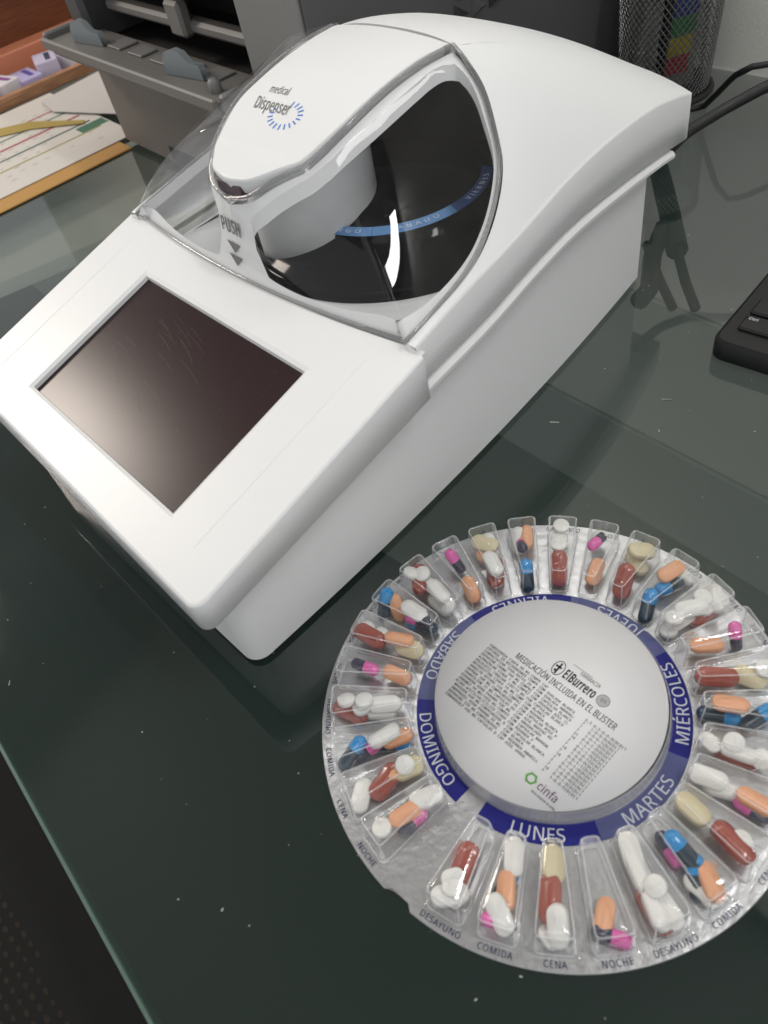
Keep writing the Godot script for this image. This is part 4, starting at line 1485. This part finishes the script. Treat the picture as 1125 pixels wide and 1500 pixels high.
func papers() -> void:
	var f := frame(PRN)
	var folder := thing("folder", "ochre paper folder lying under the printed sheet", "folder")
	folder.transform = f
	part("cover", box_mesh(Vector3(-0.24, 0.0006, 0.004), Vector3(0.020, 0.0022, 0.30), 0.0006), mat("ochre_paper", lin(0.50, 0.27, 0.075), 0.7), folder)
	var sheet := thing("printed_sheet", "white printed sheet with red and green ruled lines", "sheet")
	sheet.transform = f
	part("paper", box_mesh(Vector3(-0.275, 0.0026, -0.02), Vector3(-0.012, 0.0036, 0.26), 0.0003), mat("sheet_paper", lin(0.66, 0.62, 0.58), 0.75), sheet)
	var lines := [[-0.205, 0.0035, "r"], [-0.178, 0.004, "g"], [-0.148, 0.005, "r"], [-0.115, 0.004, "d"], [-0.082, 0.003, "y"]]
	var cm := {"r": mat("rule_red", lin(0.36, 0.04, 0.08), 0.7), "g": mat("rule_green", lin(0.06, 0.17, 0.11), 0.7), "d": mat("rule_dark", lin(0.03, 0.09, 0.075), 0.7), "y": mat("rule_olive", lin(0.28, 0.28, 0.06), 0.7)}
	for l: Array in lines:
		part("ruled_line", box_mesh(Vector3(l[0], 0.0036, -0.005), Vector3(l[0] + l[1], 0.0038, 0.255), 0.00005), cm[l[2]], sheet)
	part("green_tab", box_mesh(Vector3(-0.105, 0.0036, -0.018), Vector3(-0.083, 0.0038, 0.020), 0.00005), cm["g"], sheet)
	var st := begin()
	for r in 12:
		for k in 14:
			if rng.randf() < 0.45:
				continue
			var x := -0.215 + 0.0155 * r
			var z := 0.01 + 0.017 * k
			fresh(st)
			var dx := rng.randf_range(0.0012, 0.002)
			quad(st, Vector3(x, 0.0037, z), Vector3(x + dx, 0.0037, z), Vector3(x + dx, 0.0037, z + rng.randf_range(0.003, 0.010)), Vector3(x, 0.0037, z + 0.005))
	part("print", done(st), mat("sheet_ink", lin(0.30, 0.28, 0.27), 0.7), sheet).set_meta("kind", "stuff")
	st = begin()
	prism(st, PackedVector2Array([Vector2(-0.275, 0.16), Vector2(-0.238, 0.16), Vector2(-0.170, 0.055), Vector2(-0.108, 0.006), Vector2(-0.116, 0.0), Vector2(-0.196, 0.045)]), 0.0046, 0.0056, 0.0003)
	var strap := part("yellow_strap", done(st), mat("strap_yellow", lin(0.42, 0.31, 0.08), 0.6), self, f)
	tag(strap, "yellow strap lying across the printed sheet", "strap")
	st = begin()
	prism(st, PackedVector2Array([Vector2(-0.262, -0.10), Vector2(-0.245, 0.005), Vector2(-0.19, 0.012), Vector2(-0.09, -0.030), Vector2(-0.02, -0.05), Vector2(-0.02, -0.12)]), 0.0062, 0.0074, 0.0003)
	var slip := part("blank_sheet", done(st), mat("slip_paper", lin(0.60, 0.57, 0.56), 0.75), self, f)
	tag(slip, "blank white paper between the printed sheet and the printer", "paper")

func organizer() -> void:
	var f := frame(PRN)
	var d := thing("wooden_tray", "orange brown wooden letter tray left of the printer", "letter tray")
	d.transform = f
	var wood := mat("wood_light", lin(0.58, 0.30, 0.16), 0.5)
	var n := noise_tex(0.02, 31)
	var g := Gradient.new()
	g.set_color(0, Color(0.72, 0.70, 0.68))
	g.set_color(1, Color(1, 1, 1))
	n.color_ramp = g
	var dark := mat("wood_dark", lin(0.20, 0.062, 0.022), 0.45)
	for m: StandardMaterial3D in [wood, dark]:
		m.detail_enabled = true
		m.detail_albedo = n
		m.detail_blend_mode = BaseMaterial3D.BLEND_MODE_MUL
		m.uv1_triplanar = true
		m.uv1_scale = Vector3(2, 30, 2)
	part("front_rail", box_mesh(Vector3(-0.302, 0.0005, -0.16), Vector3(-0.290, 0.016, 0.30), 0.001), wood, d)
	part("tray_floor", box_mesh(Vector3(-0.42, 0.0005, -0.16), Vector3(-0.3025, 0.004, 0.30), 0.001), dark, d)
	part("back_rail", box_mesh(Vector3(-0.424, 0.0005, -0.16), Vector3(-0.385, 0.040, 0.30), 0.002), mat("wood_salmon", lin(0.62, 0.22, 0.12), 0.5), d)
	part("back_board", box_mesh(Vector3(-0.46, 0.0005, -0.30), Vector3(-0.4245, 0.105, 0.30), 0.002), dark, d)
	part("top_board", box_mesh(Vector3(-0.60, 0.1055, -0.30), Vector3(-0.420, 0.120, 0.30), 0.002), wood, d)
	var says := ["small violet medicine box in the wooden tray, touching the printer's shadow", "white medicine box standing second in the wooden tray", "lilac medicine box lying low in the middle of the wooden tray", "tall white medicine box before the lilac one in the wooden tray", "violet medicine box in the wooden tray, close to the picture's edge", "white medicine box at the near end of the wooden tray"]
	for k in 6:
		var z := -0.125 + 0.037 * k
		var b := part(numbered("medicine_box"), box_mesh(Vector3(-0.025, 0, -0.018), Vector3(0.025 + 0.004 * (k % 2), 0.016 + 0.005 * (k % 3), 0.015), 0.001), mat("box_%d" % k, [lin(0.50, 0.46, 0.74), lin(0.74, 0.71, 0.76), lin(0.60, 0.55, 0.72)][k % 3], 0.5), self, f * Transform3D(Basis(Vector3.UP, 0.35 * sin(k * 2.1)), Vector3(-0.336, 0.0045, z)))
		part("box_print", box_mesh(Vector3(-0.018, 0.0161 + 0.005 * (k % 3), -0.010), Vector3(0.018, 0.0163 + 0.005 * (k % 3), -0.002), 0.00005), mat("box_print_%d" % k, [lin(0.10, 0.08, 0.35), lin(0.25, 0.05, 0.30), lin(0.03, 0.06, 0.10)][k % 3], 0.5), b)
		tag(b, says[k], "box", "medicine boxes in the wooden tray")

func chair() -> void:
	# a perforated black chair back below the desk's front edge
	var d := thing("mesh_chair", "black perforated chair below the front edge of the glass desk", "chair")
	var o := Vector3(-0.42, -0.20, -0.36)
	var ex := Vector3(0.60, 0, 0.80).normalized()
	var ez := Vector3(-0.80, -0.10, 0.60).normalized()
	var st := begin()
	var cx := 0.0098
	var cz := 0.0082
	for i in 62:
		for j in 60:
			var c := o + ex * (cx * (i + (0.5 if j % 2 else 0.0))) + ez * (cz * (j - 44))
			var solid: bool = c.x * 0.8615 - c.z * 0.5077 > -0.180
			var hs := rng.randf_range(0.78, 1.08)
			var ring := PackedVector3Array()
			var hole := PackedVector3Array()
			for k in 8:
				var t := TAU * k / 8.0
				var sq := Vector2(cos(t), sin(t))
				sq /= maxf(absf(sq.x), absf(sq.y))
				ring.append(c + ex * sq.x * cx * 0.5 + ez * sq.y * cz * 0.5)
				hole.append(c + ex * cos(t) * 0.0030 * hs + ez * sin(t) * 0.0019 * hs)
			if solid:
				fan(st, c, ring)
				continue
			grid(st, [ring, hole], false, true)
	part("mesh_back", done(st), mat("chair_black", lin(0.002, 0.002, 0.002), 0.9), d).set_meta("kind", "stuff")
	st = begin()
	tube(st, PackedVector3Array([o + ez * 0.14, o + ez * 0.14 + ex * 0.61]), 0.012, 12)
	part("frame", done(st), M["black_plastic"], d)
